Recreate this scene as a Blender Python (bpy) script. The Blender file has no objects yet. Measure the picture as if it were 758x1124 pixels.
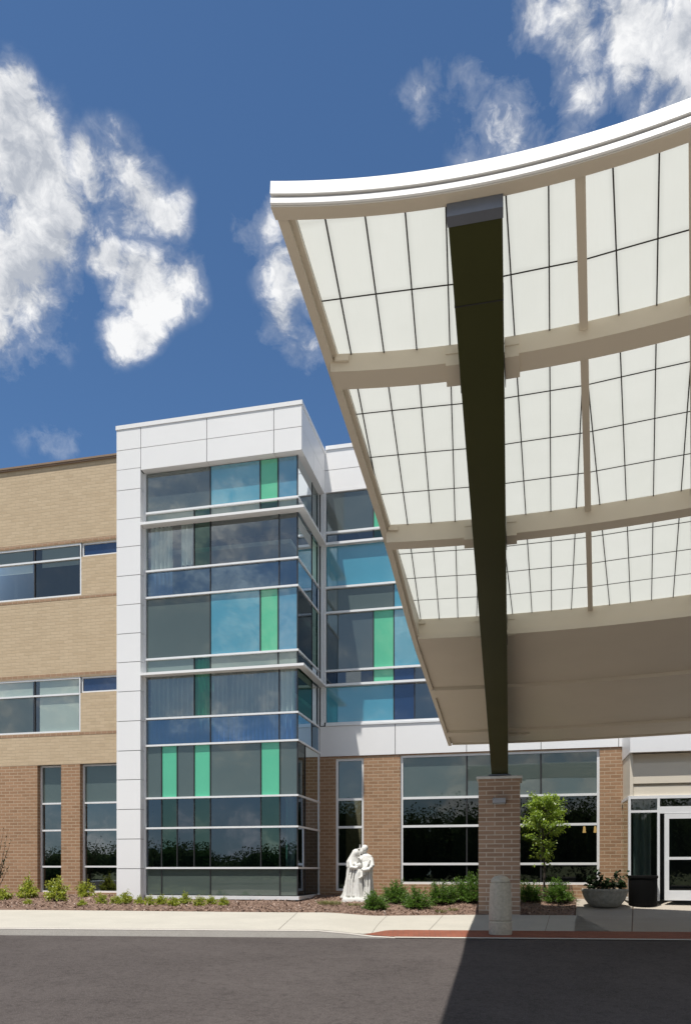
import bpy, bmesh, math, random
from mathutils import Vector, Matrix, noise
random.seed(7)
C = bpy.context.scene.collection
PI = math.pi
EYE = 1.09
F = 830 / 758.0                      # focal length in picture widths
TA = .2265
YAW = math.atan(TA)
ca, sa = math.cos(YAW), math.sin(YAW)

def W(x, d, H):
    """plan point: x to the right, d ahead of the driveway viewpoint, H above eye level"""
    return Vector((x * ca - d * sa, x * sa + d * ca, EYE + H))

# ------------------------------------------------------------------ materials
MATS = {}
def newmat(name):
    m = bpy.data.materials.new(name); m.use_nodes = True
    nt = m.node_tree; nt.nodes.clear()
    out = nt.nodes.new('ShaderNodeOutputMaterial')
    MATS[name] = m
    return m, nt, out
def N(nt, typ, **kw):
    n = nt.nodes.new(typ)
    for k, v in kw.items():
        if k in n.inputs.keys() if isinstance(k, str) else False:
            n.inputs[k].default_value = v
        else:
            setattr(n, k, v)
    return n
def L(nt, a, b): nt.links.new(a, b)
def rgba(c): return (c[0], c[1], c[2], 1)
def math_n(nt, op, a, b=None, clamp=False):
    n = nt.nodes.new('ShaderNodeMath'); n.operation = op; n.use_clamp = clamp
    for i, v in enumerate((a, b)):
        if v is None: continue
        if isinstance(v, (int, float)): n.inputs[i].default_value = v
        else: nt.links.new(v, n.inputs[i])
    return n.outputs[0]
def mixc(nt, fac, a, b, blend='MIX'):
    n = nt.nodes.new('ShaderNodeMix'); n.data_type = 'RGBA'; n.blend_type = blend
    for i, v in ((0, fac), (6, a), (7, b)):
        if isinstance(v, (int, float)): n.inputs[i].default_value = v
        elif isinstance(v, tuple): n.inputs[i].default_value = rgba(v)
        else: nt.links.new(v, n.inputs[i])
    return n.outputs[2]
def noise_n(nt, vec, scale, detail=4, rough=.55):
    n = nt.nodes.new('ShaderNodeTexNoise')
    n.inputs['Scale'].default_value = scale; n.inputs['Detail'].default_value = detail
    n.inputs['Roughness'].default_value = rough
    if vec is not None: nt.links.new(vec, n.inputs['Vector'])
    return n.outputs['Fac']
def ramp(nt, fac, lo, hi, a=0., b=1.):
    n = nt.nodes.new('ShaderNodeMapRange'); n.clamp = True
    n.inputs[1].default_value = lo; n.inputs[2].default_value = hi
    n.inputs[3].default_value = a; n.inputs[4].default_value = b
    nt.links.new(fac, n.inputs[0]); return n.outputs[0]
def objco(nt): return nt.nodes.new('ShaderNodeTexCoord').outputs['Object']
def mapped(nt, vec, scale):
    n = nt.nodes.new('ShaderNodeMapping'); n.inputs['Scale'].default_value = scale
    nt.links.new(vec, n.inputs['Vector']); return n.outputs[0]
def bump(nt, h, strength, dist=.01):
    n = nt.nodes.new('ShaderNodeBump'); n.inputs['Strength'].default_value = strength
    n.inputs['Distance'].default_value = dist
    nt.links.new(h, n.inputs['Height']); return n.outputs[0]
def paint(name, col, rough=.5, var=.08, vscale=1.5, spec=.5, metal=0., streak=0.):
    m, nt, out = newmat(name)
    p = nt.nodes.new('ShaderNodeBsdfPrincipled'); p.inputs['Roughness'].default_value = rough
    p.inputs['Specular IOR Level'].default_value = spec; p.inputs['Metallic'].default_value = metal
    co = objco(nt)
    f = noise_n(nt, co, vscale, 5, .6)
    c = mixc(nt, ramp(nt, f, .3, .7), tuple(x * (1 - var) for x in col), tuple(min(1, x * (1 + var)) for x in col))
    if streak:
        s = noise_n(nt, mapped(nt, co, (9, 9, .5)), 1, 4, .6)
        c = mixc(nt, ramp(nt, s, .5, .8, 0, streak), c, tuple(x * .55 for x in col))
    L(nt, c, p.inputs['Base Color'])
    g = noise_n(nt, co, 60, 2)
    L(nt, bump(nt, g, .05), p.inputs['Normal'])
    L(nt, p.outputs[0], out.inputs[0]); return m

def brick(name, c1, c2, mortar, bw, bh, ms=.012, off=.5):
    m, nt, out = newmat(name)
    p = nt.nodes.new('ShaderNodeBsdfPrincipled'); p.inputs['Roughness'].default_value = .85
    p.inputs['Specular IOR Level'].default_value = .25
    sep = nt.nodes.new('ShaderNodeSeparateXYZ'); L(nt, objco(nt), sep.inputs[0])
    cmb = nt.nodes.new('ShaderNodeCombineXYZ')
    L(nt, math_n(nt, 'ADD', sep.outputs[0], sep.outputs[1]), cmb.inputs[0]); L(nt, sep.outputs[2], cmb.inputs[1])
    b = nt.nodes.new('ShaderNodeTexBrick'); b.offset = off
    L(nt, cmb.outputs[0], b.inputs['Vector'])
    b.inputs['Scale'].default_value = 1; b.inputs['Mortar Size'].default_value = ms
    b.inputs['Mortar Smooth'].default_value = .1; b.inputs['Bias'].default_value = 0
    b.inputs['Brick Width'].default_value = bw; b.inputs['Row Height'].default_value = bh
    b.inputs['Color1'].default_value = rgba(c1); b.inputs['Color2'].default_value = rgba(c2)
    b.inputs['Mortar'].default_value = rgba(mortar)
    n1 = noise_n(nt, cmb.outputs[0], .35, 4); n2 = noise_n(nt, mapped(nt, cmb.outputs[0], (2.2, 8, 1)), 1.5, 3)
    c = mixc(nt, ramp(nt, n1, .3, .7, 0, .14), b.outputs['Color'], tuple(x * .6 for x in c1))
    c = mixc(nt, ramp(nt, n2, .35, .75, 0, .18), c, tuple(min(1, x * 1.35) for x in c2))
    L(nt, c, p.inputs['Base Color'])
    L(nt, bump(nt, math_n(nt, 'SUBTRACT', 1, b.outputs['Fac']), .5, .008), p.inputs['Normal'])
    L(nt, p.outputs[0], out.inputs[0]); return m

def glassmat(name, tint, refl, rcol=(.9, .95, 1), wav=.02):
    m, nt, out = newmat(name)
    t = nt.nodes.new('ShaderNodeBsdfTransparent'); t.inputs[0].default_value = rgba(tint)
    g = nt.nodes.new('ShaderNodeBsdfGlossy'); g.inputs['Roughness'].default_value = .006
    g.inputs[0].default_value = rgba(rcol)
    L(nt, bump(nt, noise_n(nt, objco(nt), 1.1, 1), wav, .05), g.inputs['Normal'])
    fr = nt.nodes.new('ShaderNodeFresnel'); fr.inputs[0].default_value = 1.5
    fac = math_n(nt, 'ADD', fr.outputs[0], refl, True)
    mx = nt.nodes.new('ShaderNodeMixShader'); L(nt, fac, mx.inputs[0]); L(nt, t.outputs[0], mx.inputs[1]); L(nt, g.outputs[0], mx.inputs[2])
    L(nt, mx.outputs[0], out.inputs[0]); return m
def spandrel(name, col, refl, rcol=(.9, .95, 1), wav=.02):
    m, nt, out = newmat(name)
    t = nt.nodes.new('ShaderNodeBsdfDiffuse')
    f = noise_n(nt, objco(nt), .6, 3)
    L(nt, mixc(nt, f, tuple(x * .85 for x in col), tuple(x * 1.15 for x in col)), t.inputs[0])
    g = nt.nodes.new('ShaderNodeBsdfGlossy'); g.inputs['Roughness'].default_value = .008
    g.inputs[0].default_value = rgba(rcol)
    L(nt, bump(nt, noise_n(nt, objco(nt), 1.0, 1), wav, .05), g.inputs['Normal'])
    fr = nt.nodes.new('ShaderNodeFresnel'); fr.inputs[0].default_value = 1.5
    fac = math_n(nt, 'ADD', fr.outputs[0], refl, True)
    mx = nt.nodes.new('ShaderNodeMixShader'); L(nt, fac, mx.inputs[0]); L(nt, t.outputs[0], mx.inputs[1]); L(nt, g.outputs[0], mx.inputs[2])
    L(nt, mx.outputs[0], out.inputs[0]); return m

M_white = paint('white_metal_panel', (.785, .785, .79), .38, .02, .4, .5)
M_alu = paint('silver_aluminium', (.78, .79, .80), .4, .04, 2, .5, .15)
M_dark = paint('dark_gasket', (.02, .02, .022), .5)
M_fascia = paint('fascia_white_metal', (.76, .76, .75), .4, .02, .4, .5)
M_tan = brick('tan_brick', (.475, .370, .248), (.535, .425, .292), (.43, .345, .24), .32, .1016, .008)
M_brown = brick('brown_brick', (.280, .168, .098), (.365, .224, .135), (.46, .36, .26), .30, .1016, .010)
M_band = brick('brown_soldier_brick', (.29, .185, .115), (.35, .225, .145), (.42, .33, .24), .2, .12, .010)
M_pier = brick('pier_brick', (.30, .195, .135), (.41, .275, .195), (.58, .50, .42), .40, .1075, .012)
M_coping = paint('bronze_coping', (.24, .165, .11), .45)
M_soffit = paint('beige_paint', (.68, .622, .52), .5, .03, .8, .4)
M_beam = paint('olive_paint', (.044, .048, .016), .45, .1, .6, .2)
M_plate = paint('grey_steel_plate', (.16, .18, .22), .35, .1, 3, .5, .3)
M_bar = paint('dark_glazing_bar', (.035, .03, .026), .5)
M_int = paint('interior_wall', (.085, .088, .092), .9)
M_ceil = paint('interior_ceiling', (.50, .50, .48), .9)
M_blind = paint('roller_blind', (.62, .66, .61), .9, .03)
M_curtain = paint('sheer_curtain', (.80, .83, .80), .95, .05)
M_vision = glassmat('vision_glass', (.66, .74, .72), .17, (.88, .96, 1))
M_visclear = glassmat('vision_glass_clear', (.78, .84, .82), .10, (.92, .94, .92))
M_visdark = glassmat('vision_glass_dark', (.30, .36, .35), .06, (.85, .90, .86))
M_vistower = glassmat('vision_glass_tower', (.26, .33, .36), .11, (.74, .86, 1))
M_visgreen = glassmat('vision_glass_green', (.16, .48, .36), .10, (.66, .95, .82))
M_visblue = glassmat('vision_glass_blue', (.16, .32, .60), .22, (.58, .80, 1))
M_gray = spandrel('spandrel_grey', (.062, .082, .085), .11, (.90, .95, .93))
M_gray2 = spandrel('spandrel_greygreen', (.075, .100, .095), .07, (.92, .94, .88))
M_litroom = spandrel('spandrel_litroom', (.17, .22, .20), .10, (.9, .95, .93))  # pale colour paints in the lit room behind translucent glass
M_base = spandrel('spandrel_base', (.085, .11, .10), .05, (.9, .95, .9))
M_blue = spandrel('spandrel_blue', (.055, .265, .365), .16, (.85, .96, .98))
M_blue2 = spandrel('spandrel_midblue', (.060, .225, .345), .14, (.85, .94, .98))
M_navy = spandrel('spandrel_navy', (.011, .028, .075), .10, (.65, .78, 1))
M_green = spandrel('spandrel_green', (.095, .47, .275), .07, (.85, 1, .9))
M_marble = paint('white_marble', (.66, .65, .615), .6, .05, 8)
M_conc = paint('cast_concrete', (.50, .45, .36), .85, .16, 22, .2, 0, .2)
M_bowl = paint('grey_bowl_concrete', (.30, .28, .235), .9, .2, 12, .2, 0, .3)
M_capst = paint('pale_cast_stone', (.68, .67, .65), .8, .08, 12, .2)
M_bin = paint('black_plastic', (.008, .008, .008), .7, .08, 1.5, .05)
M_bark = paint('bark', (.06, .045, .035), .9, .3, 20)
M_fix = paint('lamp_housing', (.34, .34, .36), .4, .05, 3, .5, .5)
M_roof = paint('roof_membrane', (.35, .35, .34), .9)
def emis(name, col, s):
    m, nt, out = newmat(name); e = nt.nodes.new('ShaderNodeEmission')
    e.inputs[0].default_value = rgba(col); e.inputs[1].default_value = s; L(nt, e.outputs[0], out.inputs[0]); return m
M_lampglow = emis('lamp_glow', (1, .55, .2), 1.6)
M_lens = paint('frosted_lens', (.5, .5, .48), .3)

def leafmat(name, c1, c2, trans=.35, gloss=.05):
    m, nt, out = newmat(name)
    g = nt.nodes.new('ShaderNodeNewGeometry')
    c = mixc(nt, g.outputs['Random Per Island'], c1, c2)
    d = nt.nodes.new('ShaderNodeBsdfDiffuse'); L(nt, c, d.inputs[0])
    t = nt.nodes.new('ShaderNodeBsdfTranslucent'); L(nt, mixc(nt, .5, c, tuple(min(1, x * 1.6) for x in c2)), t.inputs[0])
    mx = nt.nodes.new('ShaderNodeMixShader'); mx.inputs[0].default_value = trans
    L(nt, d.outputs[0], mx.inputs[1]); L(nt, t.outputs[0], mx.inputs[2])
    gl = nt.nodes.new('ShaderNodeBsdfGlossy'); gl.inputs['Roughness'].default_value = .45
    m2 = nt.nodes.new('ShaderNodeMixShader'); m2.inputs[0].default_value = gloss
    L(nt, mx.outputs[0], m2.inputs[1]); L(nt, gl.outputs[0], m2.inputs[2])
    L(nt, m2.outputs[0], out.inputs[0]); return m
M_yew = leafmat('yew_leaf', (.034, .085, .012), (.14, .25, .035), .35, .03)
M_spirea = leafmat('spirea_leaf', (.15, .215, .018), (.42, .45, .065), .45)
M_tree = leafmat('tree_leaf', (.10, .19, .016), (.33, .44, .05), .5)
M_dkleaf = leafmat('dark_leaf', (.008, .020, .007), (.028, .05, .016), .2, .012)
M_grass = leafmat('grass_blade', (.10, .13, .03), (.25, .24, .08), .3)
M_wood = leafmat('far_leaf', (.045, .070, .028), (.085, .12, .05), .25, .0)

# translucent canopy skylight
def skylight():
    m, nt, out = newmat('translucent_panel')
    uv = nt.nodes.new('ShaderNodeUVMap')
    sep = nt.nodes.new('ShaderNodeSeparateXYZ'); L(nt, uv.outputs[0], sep.inputs[0])
    def edge(o, k):
        fr = math_n(nt, 'FRACT', o); dd = math_n(nt, 'ABSOLUTE', math_n(nt, 'SUBTRACT', fr, .5))
        return ramp(nt, dd, k, .5)
    e = math_n(nt, 'MAXIMUM', edge(sep.outputs[0], .36), edge(sep.outputs[1], .43))
    n = noise_n(nt, objco(nt), 2.5, 4)
    c = mixc(nt, n, (.50, .507, .465), (.555, .56, .52))
    fl = nt.nodes.new('ShaderNodeVectorMath'); fl.operation = 'FLOOR'; L(nt, uv.outputs[0], fl.inputs[0])
    wn = nt.nodes.new('ShaderNodeTexWhiteNoise'); wn.noise_dimensions = '2D'; L(nt, fl.outputs[0], wn.inputs['Vector'])
    c = mixc(nt, math_n(nt, 'MULTIPLY', wn.outputs['Value'], .16), c, (.46, .47, .40))
    fi = noise_n(nt, mapped(nt, uv.outputs[0], (40, 3, 1)), 1.0, 4, .6)
    c = mixc(nt, ramp(nt, fi, .4, .75, 0, .14), c, (.44, .44, .39))
    c = mixc(nt, math_n(nt, 'MULTIPLY', e, .32), c, (.33, .33, .295))  # soft shadow of the inner frame painted along the cell edges
    t = nt.nodes.new('ShaderNodeBsdfTranslucent'); L(nt, c, t.inputs[0])
    d = nt.nodes.new('ShaderNodeBsdfDiffuse'); d.inputs[0].default_value = (.62, .62, .58, 1)
    mx = nt.nodes.new('ShaderNodeMixShader'); mx.inputs[0].default_value = .28
    L(nt, t.outputs[0], mx.inputs[1]); L(nt, d.outputs[0], mx.inputs[2]); L(nt, mx.outputs[0], out.inputs[0]); return m
M_sky = skylight()

def groundmat(name, c1, c2, scale, b=.3, fine=120, rough=.9, patch=None, spec=.3):
    m, nt, out = newmat(name)
    p = nt.nodes.new('ShaderNodeBsdfPrincipled'); p.inputs['Roughness'].default_value = rough
    p.inputs['Specular IOR Level'].default_value = spec
    co = objco(nt)
    n1 = noise_n(nt, co, scale, 6, .65); n2 = noise_n(nt, co, fine, 3, .7)
    c = mixc(nt, ramp(nt, n1, .32, .68), c1, c2)
    c = mixc(nt, ramp(nt, n2, .35, .7, 0, .55), c, tuple(x * .62 for x in c1))
    if patch:
        n3 = noise_n(nt, mapped(nt, co, (.5, .8, 1)), .7, 6, .65)
        c = mixc(nt, ramp(nt, n3, .45, .65, 0, patch), c, tuple(min(1, x * 1.5) for x in c2))
        n4 = noise_n(nt, co, 110, 3, .8)
        c = mixc(nt, ramp(nt, n4, .52, .72, 0, .6), c, tuple(min(1, x * 2.4) for x in c2))
        vo = nt.nodes.new('ShaderNodeTexVoronoi'); vo.inputs['Scale'].default_value = 48; L(nt, co, vo.inputs['Vector'])
        c = mixc(nt, ramp(nt, vo.outputs['Distance'], .18, .32, .55, 0), c, tuple(min(1, x * 2.3) for x in c2))
        n6 = noise_n(nt, co, 17, 5, .75)
        c = mixc(nt, ramp(nt, n6, .38, .62, .0, .35), c, tuple(min(1, x * 1.45) for x in c2))
        n5 = noise_n(nt, co, 9, 4, .7)
        c = mixc(nt, ramp(nt, n5, .5, .72, 0, .45), c, tuple(x * .55 for x in c1))
    L(nt, c, p.inputs['Base Color']); L(nt, bump(nt, n2, b, .01), p.inputs['Normal'])
    L(nt, p.outputs[0], out.inputs[0]); return m
M_road = groundmat('asphalt', (.055, .0475, .0455), (.079, .069, .0655), 1.3, .6, 55, .9, .25, .06)
M_walk = groundmat('broom_concrete', (.445, .42, .365), (.515, .485, .42), .8, .15, 60)
M_walk2 = groundmat('aged_concrete', (.36, .32, .27), (.425, .38, .32), .7, .15, 60)
M_kerb = groundmat('kerb_concrete', (.49, .455, .41), (.56, .525, .475), 1.2, .2, 60)
M_mulch = groundmat('mulch', (.160, .102, .076), (.235, .155, .115), 3, 1., 26)
M_chip = leafmat('mulch_chip', (.10, .062, .048), (.34, .235, .18), .0)
M_lawn = groundmat('far_ground', (.07, .09, .03), (.12, .12, .05), .2, .3, 20)
M_paver = brick('red_paver', (.20, .065, .038), (.27, .092, .055), (.15, .075, .055), .2, .1, .008)
def paver_flat():
    m = M_paver; nt = m.node_tree
    b = [n for n in nt.nodes if n.type == 'TEX_BRICK'][0]
    mp = nt.nodes.new('ShaderNodeMapping'); mp.inputs['Rotation'].default_value = (0, 0, -YAW + .09)
    L(nt, objco(nt), mp.inputs['Vector']); L(nt, mp.outputs[0], b.inputs['Vector'])
paver_flat()

# ------------------------------------------------------------------ mesh helpers
class MB:
    each = None
    def __init__(s): s.v = []; s.f = []; s.uv = None
    def quad(s, a, b, c, d):
        n = len(s.v); s.v += [tuple(a), tuple(b), tuple(c), tuple(d)]; s.f.append((n, n+1, n+2, n+3)); return s
    def poly(s, pts):
        n = len(s.v); s.v += [tuple(p) for p in pts]; s.f.append(tuple(range(n, n + len(pts)))); return s
    def box(s, x0, x1, y0, y1, z0, z1):
        n = len(s.v)
        s.v += [(x0,y0,z0),(x1,y0,z0),(x1,y1,z0),(x0,y1,z0),(x0,y0,z1),(x1,y0,z1),(x1,y1,z1),(x0,y1,z1)]
        s.f += [tuple(n+i for i in q) for q in ((3,2,1,0),(4,5,6,7),(0,1,5,4),(1,2,6,5),(2,3,7,6),(3,0,4,7))]; return s
    def hexa(s, lo, hi):       # lo, hi: two rings of equal length
        n = len(s.v); k = len(lo); s.v += [tuple(p) for p in lo] + [tuple(p) for p in hi]
        s.f.append(tuple(n+i for i in reversed(range(k)))); s.f.append(tuple(n+k+i for i in range(k)))
        for i in range(k):
            j = (i+1) % k; s.f.append((n+i, n+j, n+k+j, n+k+i))
        return s
    def sweep(s, rings, closed=True, caps=True):
        n = len(s.v); k = len(rings[0])
        for r in rings: s.v += [tuple(p) for p in r]
        for a in range(len(rings)-1):
            for i in range(k if closed else k-1):
                j = (i+1) % k; s.f.append((n+a*k+i, n+a*k+j, n+(a+1)*k+j, n+(a+1)*k+i))
        if caps and closed:
            s.f.append(tuple(n+i for i in reversed(range(k)))); m = n+(len(rings)-1)*k; s.f.append(tuple(m+i for i in range(k)))
        return s
    def tube(s, pts, rads, k=8):
        rings = []
        up = Vector((.31, .17, .93))
        for i, p in enumerate(pts):
            p = Vector(p); q = Vector(pts[min(i+1, len(pts)-1)]) - Vector(pts[max(i-1, 0)])
            q.normalize(); a = q.cross(up)
            if a.length < .05: a = q.cross(Vector((1, 0, 0)))
            a.normalize(); b = q.cross(a)
            r = rads[i] if isinstance(rads, (list, tuple)) else rads
            rings.append([p + a*r*math.cos(t*2*PI/k) + b*r*math.sin(t*2*PI/k) for t in range(k)])
        return s.sweep(rings)
    def lathe(s, prof, k=32, c=(0, 0, 0), amp=None):
        rings = []
        for r, z in prof: rings.append([(c[0]+r*math.cos(t*2*PI/k), c[1]+r*math.sin(t*2*PI/k), c[2]+z) for t in range(k)])
        return s.sweep(rings)
    def build(s, name, mat, parent=None, origin=None, smooth=False, bevel=0):
        me = bpy.data.meshes.new(name)
        o = Vector((0, 0, 0))
        if parent is not None: o = world_loc(parent)
        if origin is not None: o = Vector(origin)
        me.from_pydata([(p[0]-o.x, p[1]-o.y, p[2]-o.z) for p in s.v], [], s.f)
        me.materials.append(mat)
        bm = bmesh.new(); bm.from_mesh(me); bmesh.ops.recalc_face_normals(bm, faces=bm.faces)
        bm.to_mesh(me); bm.free()
        if s.uv is not None:
            lay = me.uv_layers.new(name='UVMap')
            for lp in me.loops: lay.data[lp.index].uv = s.uv[lp.vertex_index]
        if smooth:
            for p in me.polygons: p.use_smooth = True
            if smooth != 'all':
                try: me.set_sharp_from_angle(angle=math.radians(40))
                except Exception: pass
        ob = bpy.data.objects.new(name, me); C.objects.link(ob)
        if parent is not None: ob.parent = parent
        elif origin is not None: ob.location = o
        if bevel:
            b = ob.modifiers.new('bevel', 'BEVEL'); b.width = bevel; b.segments = 2; b.limit_method = 'ANGLE'
        return ob
def world_loc(o):
    p = Vector((0, 0, 0))
    while o is not None: p = p + o.location; o = o.parent
    return p
def tag(o, label=None, cat=None, group=None, kind=None):
    if label: o['label'] = label
    if cat: o['category'] = cat
    if group: o['group'] = group
    if kind: o['kind'] = kind
    return o
def thing(name, label, cat, loc, group=None):
    o = bpy.data.objects.new(name, None); C.objects.link(o); o.location = loc; o.empty_display_size = .3
    return tag(o, label, cat, group)

# ------------------------------------------------------------------ ground (slopes gently away from the building)
def dk(x): return 13.85 - .093 * x          # kerb line
def sstep(a, b, x):
    t = max(0, min(1, (x-a)/(b-a))); return t*t*(3-2*t)
def pw(t, pts):
    if t <= pts[0][0]: return pts[0][1]
    for (a, u), (b, v) in zip(pts, pts[1:]):
        if t <= b: return u + (v-u)*(t-a)/(b-a)
    return pts[-1][1]
def h_road(t): return pw(t, [(-26, 2.35), (-14, 1.95), (0, 1.25)])   # depth below eye level
def h_walk(x, t):
    le = pw(t, [(0, 1.12), (4.5, 1.016), (8.5, .80), (9.5, .79)])
    ri = pw(t, [(0, 1.24), (4.8, 1.09), (7.3, .83), (9.5, .80)])
    k = sstep(-.6, .9, x); return le*(1-k) + ri*k
def gz(x, d):
    t = d - dk(x)
    return -(h_road(t) if t < 0 else h_walk(x, t))
def G(x, d, up=0): return W(x, d, gz(x, d) + up)
def sheet(name, mat, xs, ts_fn, up=0, kind='structure'):
    """grid over x; ts_fn(x) gives the list of t values (distance behind the kerb line)"""
    mb = MB(); rows = []
    for x in xs: rows.append([G(x, dk(x)+t, up) for t in ts_fn(x)])
    n = len(rows[0])
    for r in rows: mb.v += [tuple(p) for p in r]
    for i in range(len(rows)-1):
        for j in range(n-1): mb.f.append((i*n+j, i*n+j+1, (i+1)*n+j+1, (i+1)*n+j))
    return tag(mb.build(name, mat), kind=kind)
def frange(a, b, n): return [a + (b-a)*i/n for i in range(n+1)]

# road: from the kerb to well behind the viewpoint
sheet('road', M_road, frange(-60, 60, 120), lambda x: [-80, -55, -26, -20, -14, -10, -7, -4, -2, -1, -.004], 0)
sheet('bounce_apron', M_walk2, frange(-40, 40, 60), lambda x: [-40, -26, -20, -14, -11, -9.3], .006)  # unseen pale ground, added to bounce sunlight up under the canopy
# ground sheet to the horizon
mb = MB(); R = 2500
for (x0, x1, y0, y1) in ((-R, R, -R, -58), (-R, R, 60, R), (-R, -55, -58, 60), (55, R, -58, 60)):
    mb.quad((x0, y0, -1.3), (x1, y0, -1.3), (x1, y1, -1.3), (x0, y1, -1.3))
mb.quad((-55, 10, -1.3), (55, 10, -1.3), (55, 60, -1.3), (-55, 60, -1.3))
tag(mb.build('ground', M_lawn), kind='structure')

def tedge(x):                                  # pavement / mulch border
    return pw(x, [(-40, 4.3), (-7.5, 4.5), (-1.5, 4.15), (.5, 4.3), (2.0, 4.55), (3.0, 4.75), (8, 4.75)])
XB = 5.55                                      # mulch ends where the entrance walk begins
CX, CD = -.5, -1.1                             # plan centre of the canopy and of the walk joints
def fan_x(phi, d): return CX + (d-CD)*math.tan(math.radians(phi))
PHI_W = 17.35
# kerb: real step that dies into the flush crossing
mb = MB(); rings = []
for x in frange(-40, .9, 110):
    top = -h_walk(x, 0) + .0; bot = -h_road(0)-.05; d0 = dk(x)
    rings.append([W(x, d0+.004, bot), W(x, d0+.012, top-.02), W(x, d0+.03, top+.002), W(x, d0+.155, top+.002), W(x, d0+.155, bot)])
mb.sweep(rings); tag(mb.build('kerb', M_kerb), kind='structure')
# flush concrete edge strip along the crossing
sheet('kerb_strip', M_kerb, frange(.9, 40, 80), lambda x: [0, .08, .16], .003)
# red paver strip
sheet('paver_strip', M_paver, frange(.35, 40, 90), lambda x: [.16, .5, .8, .16 + 1.15*sstep(.2, .9, x)] if False else [.16 + k*(1.12*min(1, max(0, (x-.35)/.5)) + .01) for k in (0, .5, 1)], .004)
# pavement slabs with open joints over a dark bed
sheet('pavement_bed', M_mulch, frange(-40, 40, 160), lambda x: [.01, 1.3, 2.6, 3.9, tedge(x)-.0], -.012)
mb = MB()
def slab(mb, xa0, xa1, xb0, xb1, ta, tb, n=6):
    """quad grid between two joint lines: near edge xa0..xa1 at ta, far edge xb0..xb1 at tb(x)"""
    g = .005; rows = []
    for i in range(n+1):
        r = []
        for j in range(7):
            k = j/6
            xn = xa0+g + (xa1-xa0-2*g)*i/n; xf = xb0+g + (xb1-xb0-2*g)*i/n
            x = xn + (xf-xn)*k; t0 = ta(x)+g; t1 = tb(x)-g
            r.append(G(x, dk(x)+t0+(t1-t0)*k))
        rows.append(r)
    b = len(mb.v); m = 7
    for r in rows: mb.v += [tuple(p) for p in r]
    for i in range(n):
        for j in range(m-1): mb.f.append((b+i*m+j, b+i*m+j+1, b+(i+1)*m+j+1, b+(i+1)*m+j))
joints = [(-40, -47), (-34, -40), (-28, -33.5), (-22.5, -27.3), (-16.5, -20), (-9.0, -11.0), (-1.25, -1.15), (.5, 1.0), (1.65, 2.35), (3.9, 4.9)]
near = lambda x: .155 if x < .2 else .155 + 1.13*sstep(.2, .95, x)
for (a0, b0), (a1, b1) in zip(joints, joints[1:]): slab(mb, a0, a1, b0, b1, near, tedge, 10)
slab(mb, 3.9, 5.15, 4.9, XB, near, tedge)
tag(mb.build('pavement', M_walk), kind='structure')
# entrance walk, joints follow the canopy fan
mb = MB()
def walk_slab(p0, p1, d_off0, d_off1):
    rows = []; n = 5; m = 7; g = .03
    for i in range(n+1):
        ph = p0+g + (p1-p0-2*g)*i/n; r = []
        for j in range(m+1):
            t = d_off0 + (d_off1-d_off0)*j/m
            d = 16
            for _ in range(12): d = dk(fan_x(ph, d)) + t
            r.append(G(fan_x(ph, d), d))
        rows.append(r)
    b = len(mb.v); m += 1
    for r in rows: mb.v += [tuple(p) for p in r]
    for i in range(n):
        for j in range(m-1): mb.f.append((b+i*m+j, b+i*m+j+1, b+(i+1)*m+j+1, b+(i+1)*m+j))
for p0, p1 in ((PHI_W, 21.), (21., 25), (25, 29), (29, 33), (33, 38), (38, 44), (44, 50), (50, 56)):
    walk_slab(p0, p1, 1.29, 3.7); walk_slab(p0, p1, 3.71, 11)
tag(mb.build('entrance_walk', M_walk2), kind='structure')
sheet('walk_bed', M_mulch, frange(4.9, 38, 60), lambda x: [1.25, 3, 4.8, 7.3, 9.5, 11], -.03)

# mulch bed: uneven sheet with chips
def bedz(x, d):
    return .03 + .05*noise.noise(Vector((x*1.3, d*1.3, 0))) + .025*noise.noise(Vector((x*5, d*5, 3)))
def in_bed(x, d):
    t = d - dk(x)
    if t < tedge(x): return False
    return x < fan_x(PHI_W, d)
mb = MB(); xs = frange(-30, 7.4, 300); n = 24
for x in xs:
    for j in range(n):
        t = tedge(x) + (11.2 - tedge(x))*(j/(n-1))**1.5; d = dk(x)+t
        xx = min(x, fan_x(PHI_W, d)-.01)
        k = sstep(0, .25, t-tedge(x))
        mb.v.append(tuple(G(xx, d, -.004 + k*max(.01, bedz(xx, d)))))
for i in range(len(xs)-1):
    for j in range(n-1): mb.f.append((i*n+j, i*n+j+1, (i+1)*n+j+1, (i+1)*n+j))
tag(mb.build('mulch_bed', M_mulch, smooth='all'), kind='structure')
mb = MB()
for _ in range(15000):
    x = random.uniform(-16, 6.8); t = 4.15 + 4.6*random.random()**1.6; d = dk(x)+t
    if t < tedge(x)+.02 or x > fan_x(PHI_W, d)-.03: continue
    p = G(x, d, bedz(x, d)*sstep(0, .25, t-tedge(x)) + .006 + random.random()*.02)
    l = random.uniform(.015, .05); w = random.uniform(.006, .014)
    a = Vector((random.uniform(-1, 1), random.uniform(-1, 1), random.uniform(-.5, .5))).normalized(); b = a.cross(Vector((random.uniform(-.6, .6), random.uniform(-.6, .6), 1))).normalized()
    mb.quad(p-a*l-b*w, p+a*l-b*w, p+a*l+b*w, p-a*l+b*w)
tag(mb.build('mulch_chips', M_chip), kind='stuff', label='loose reddish brown bark chips covering the planting bed', cat='mulch')

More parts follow.
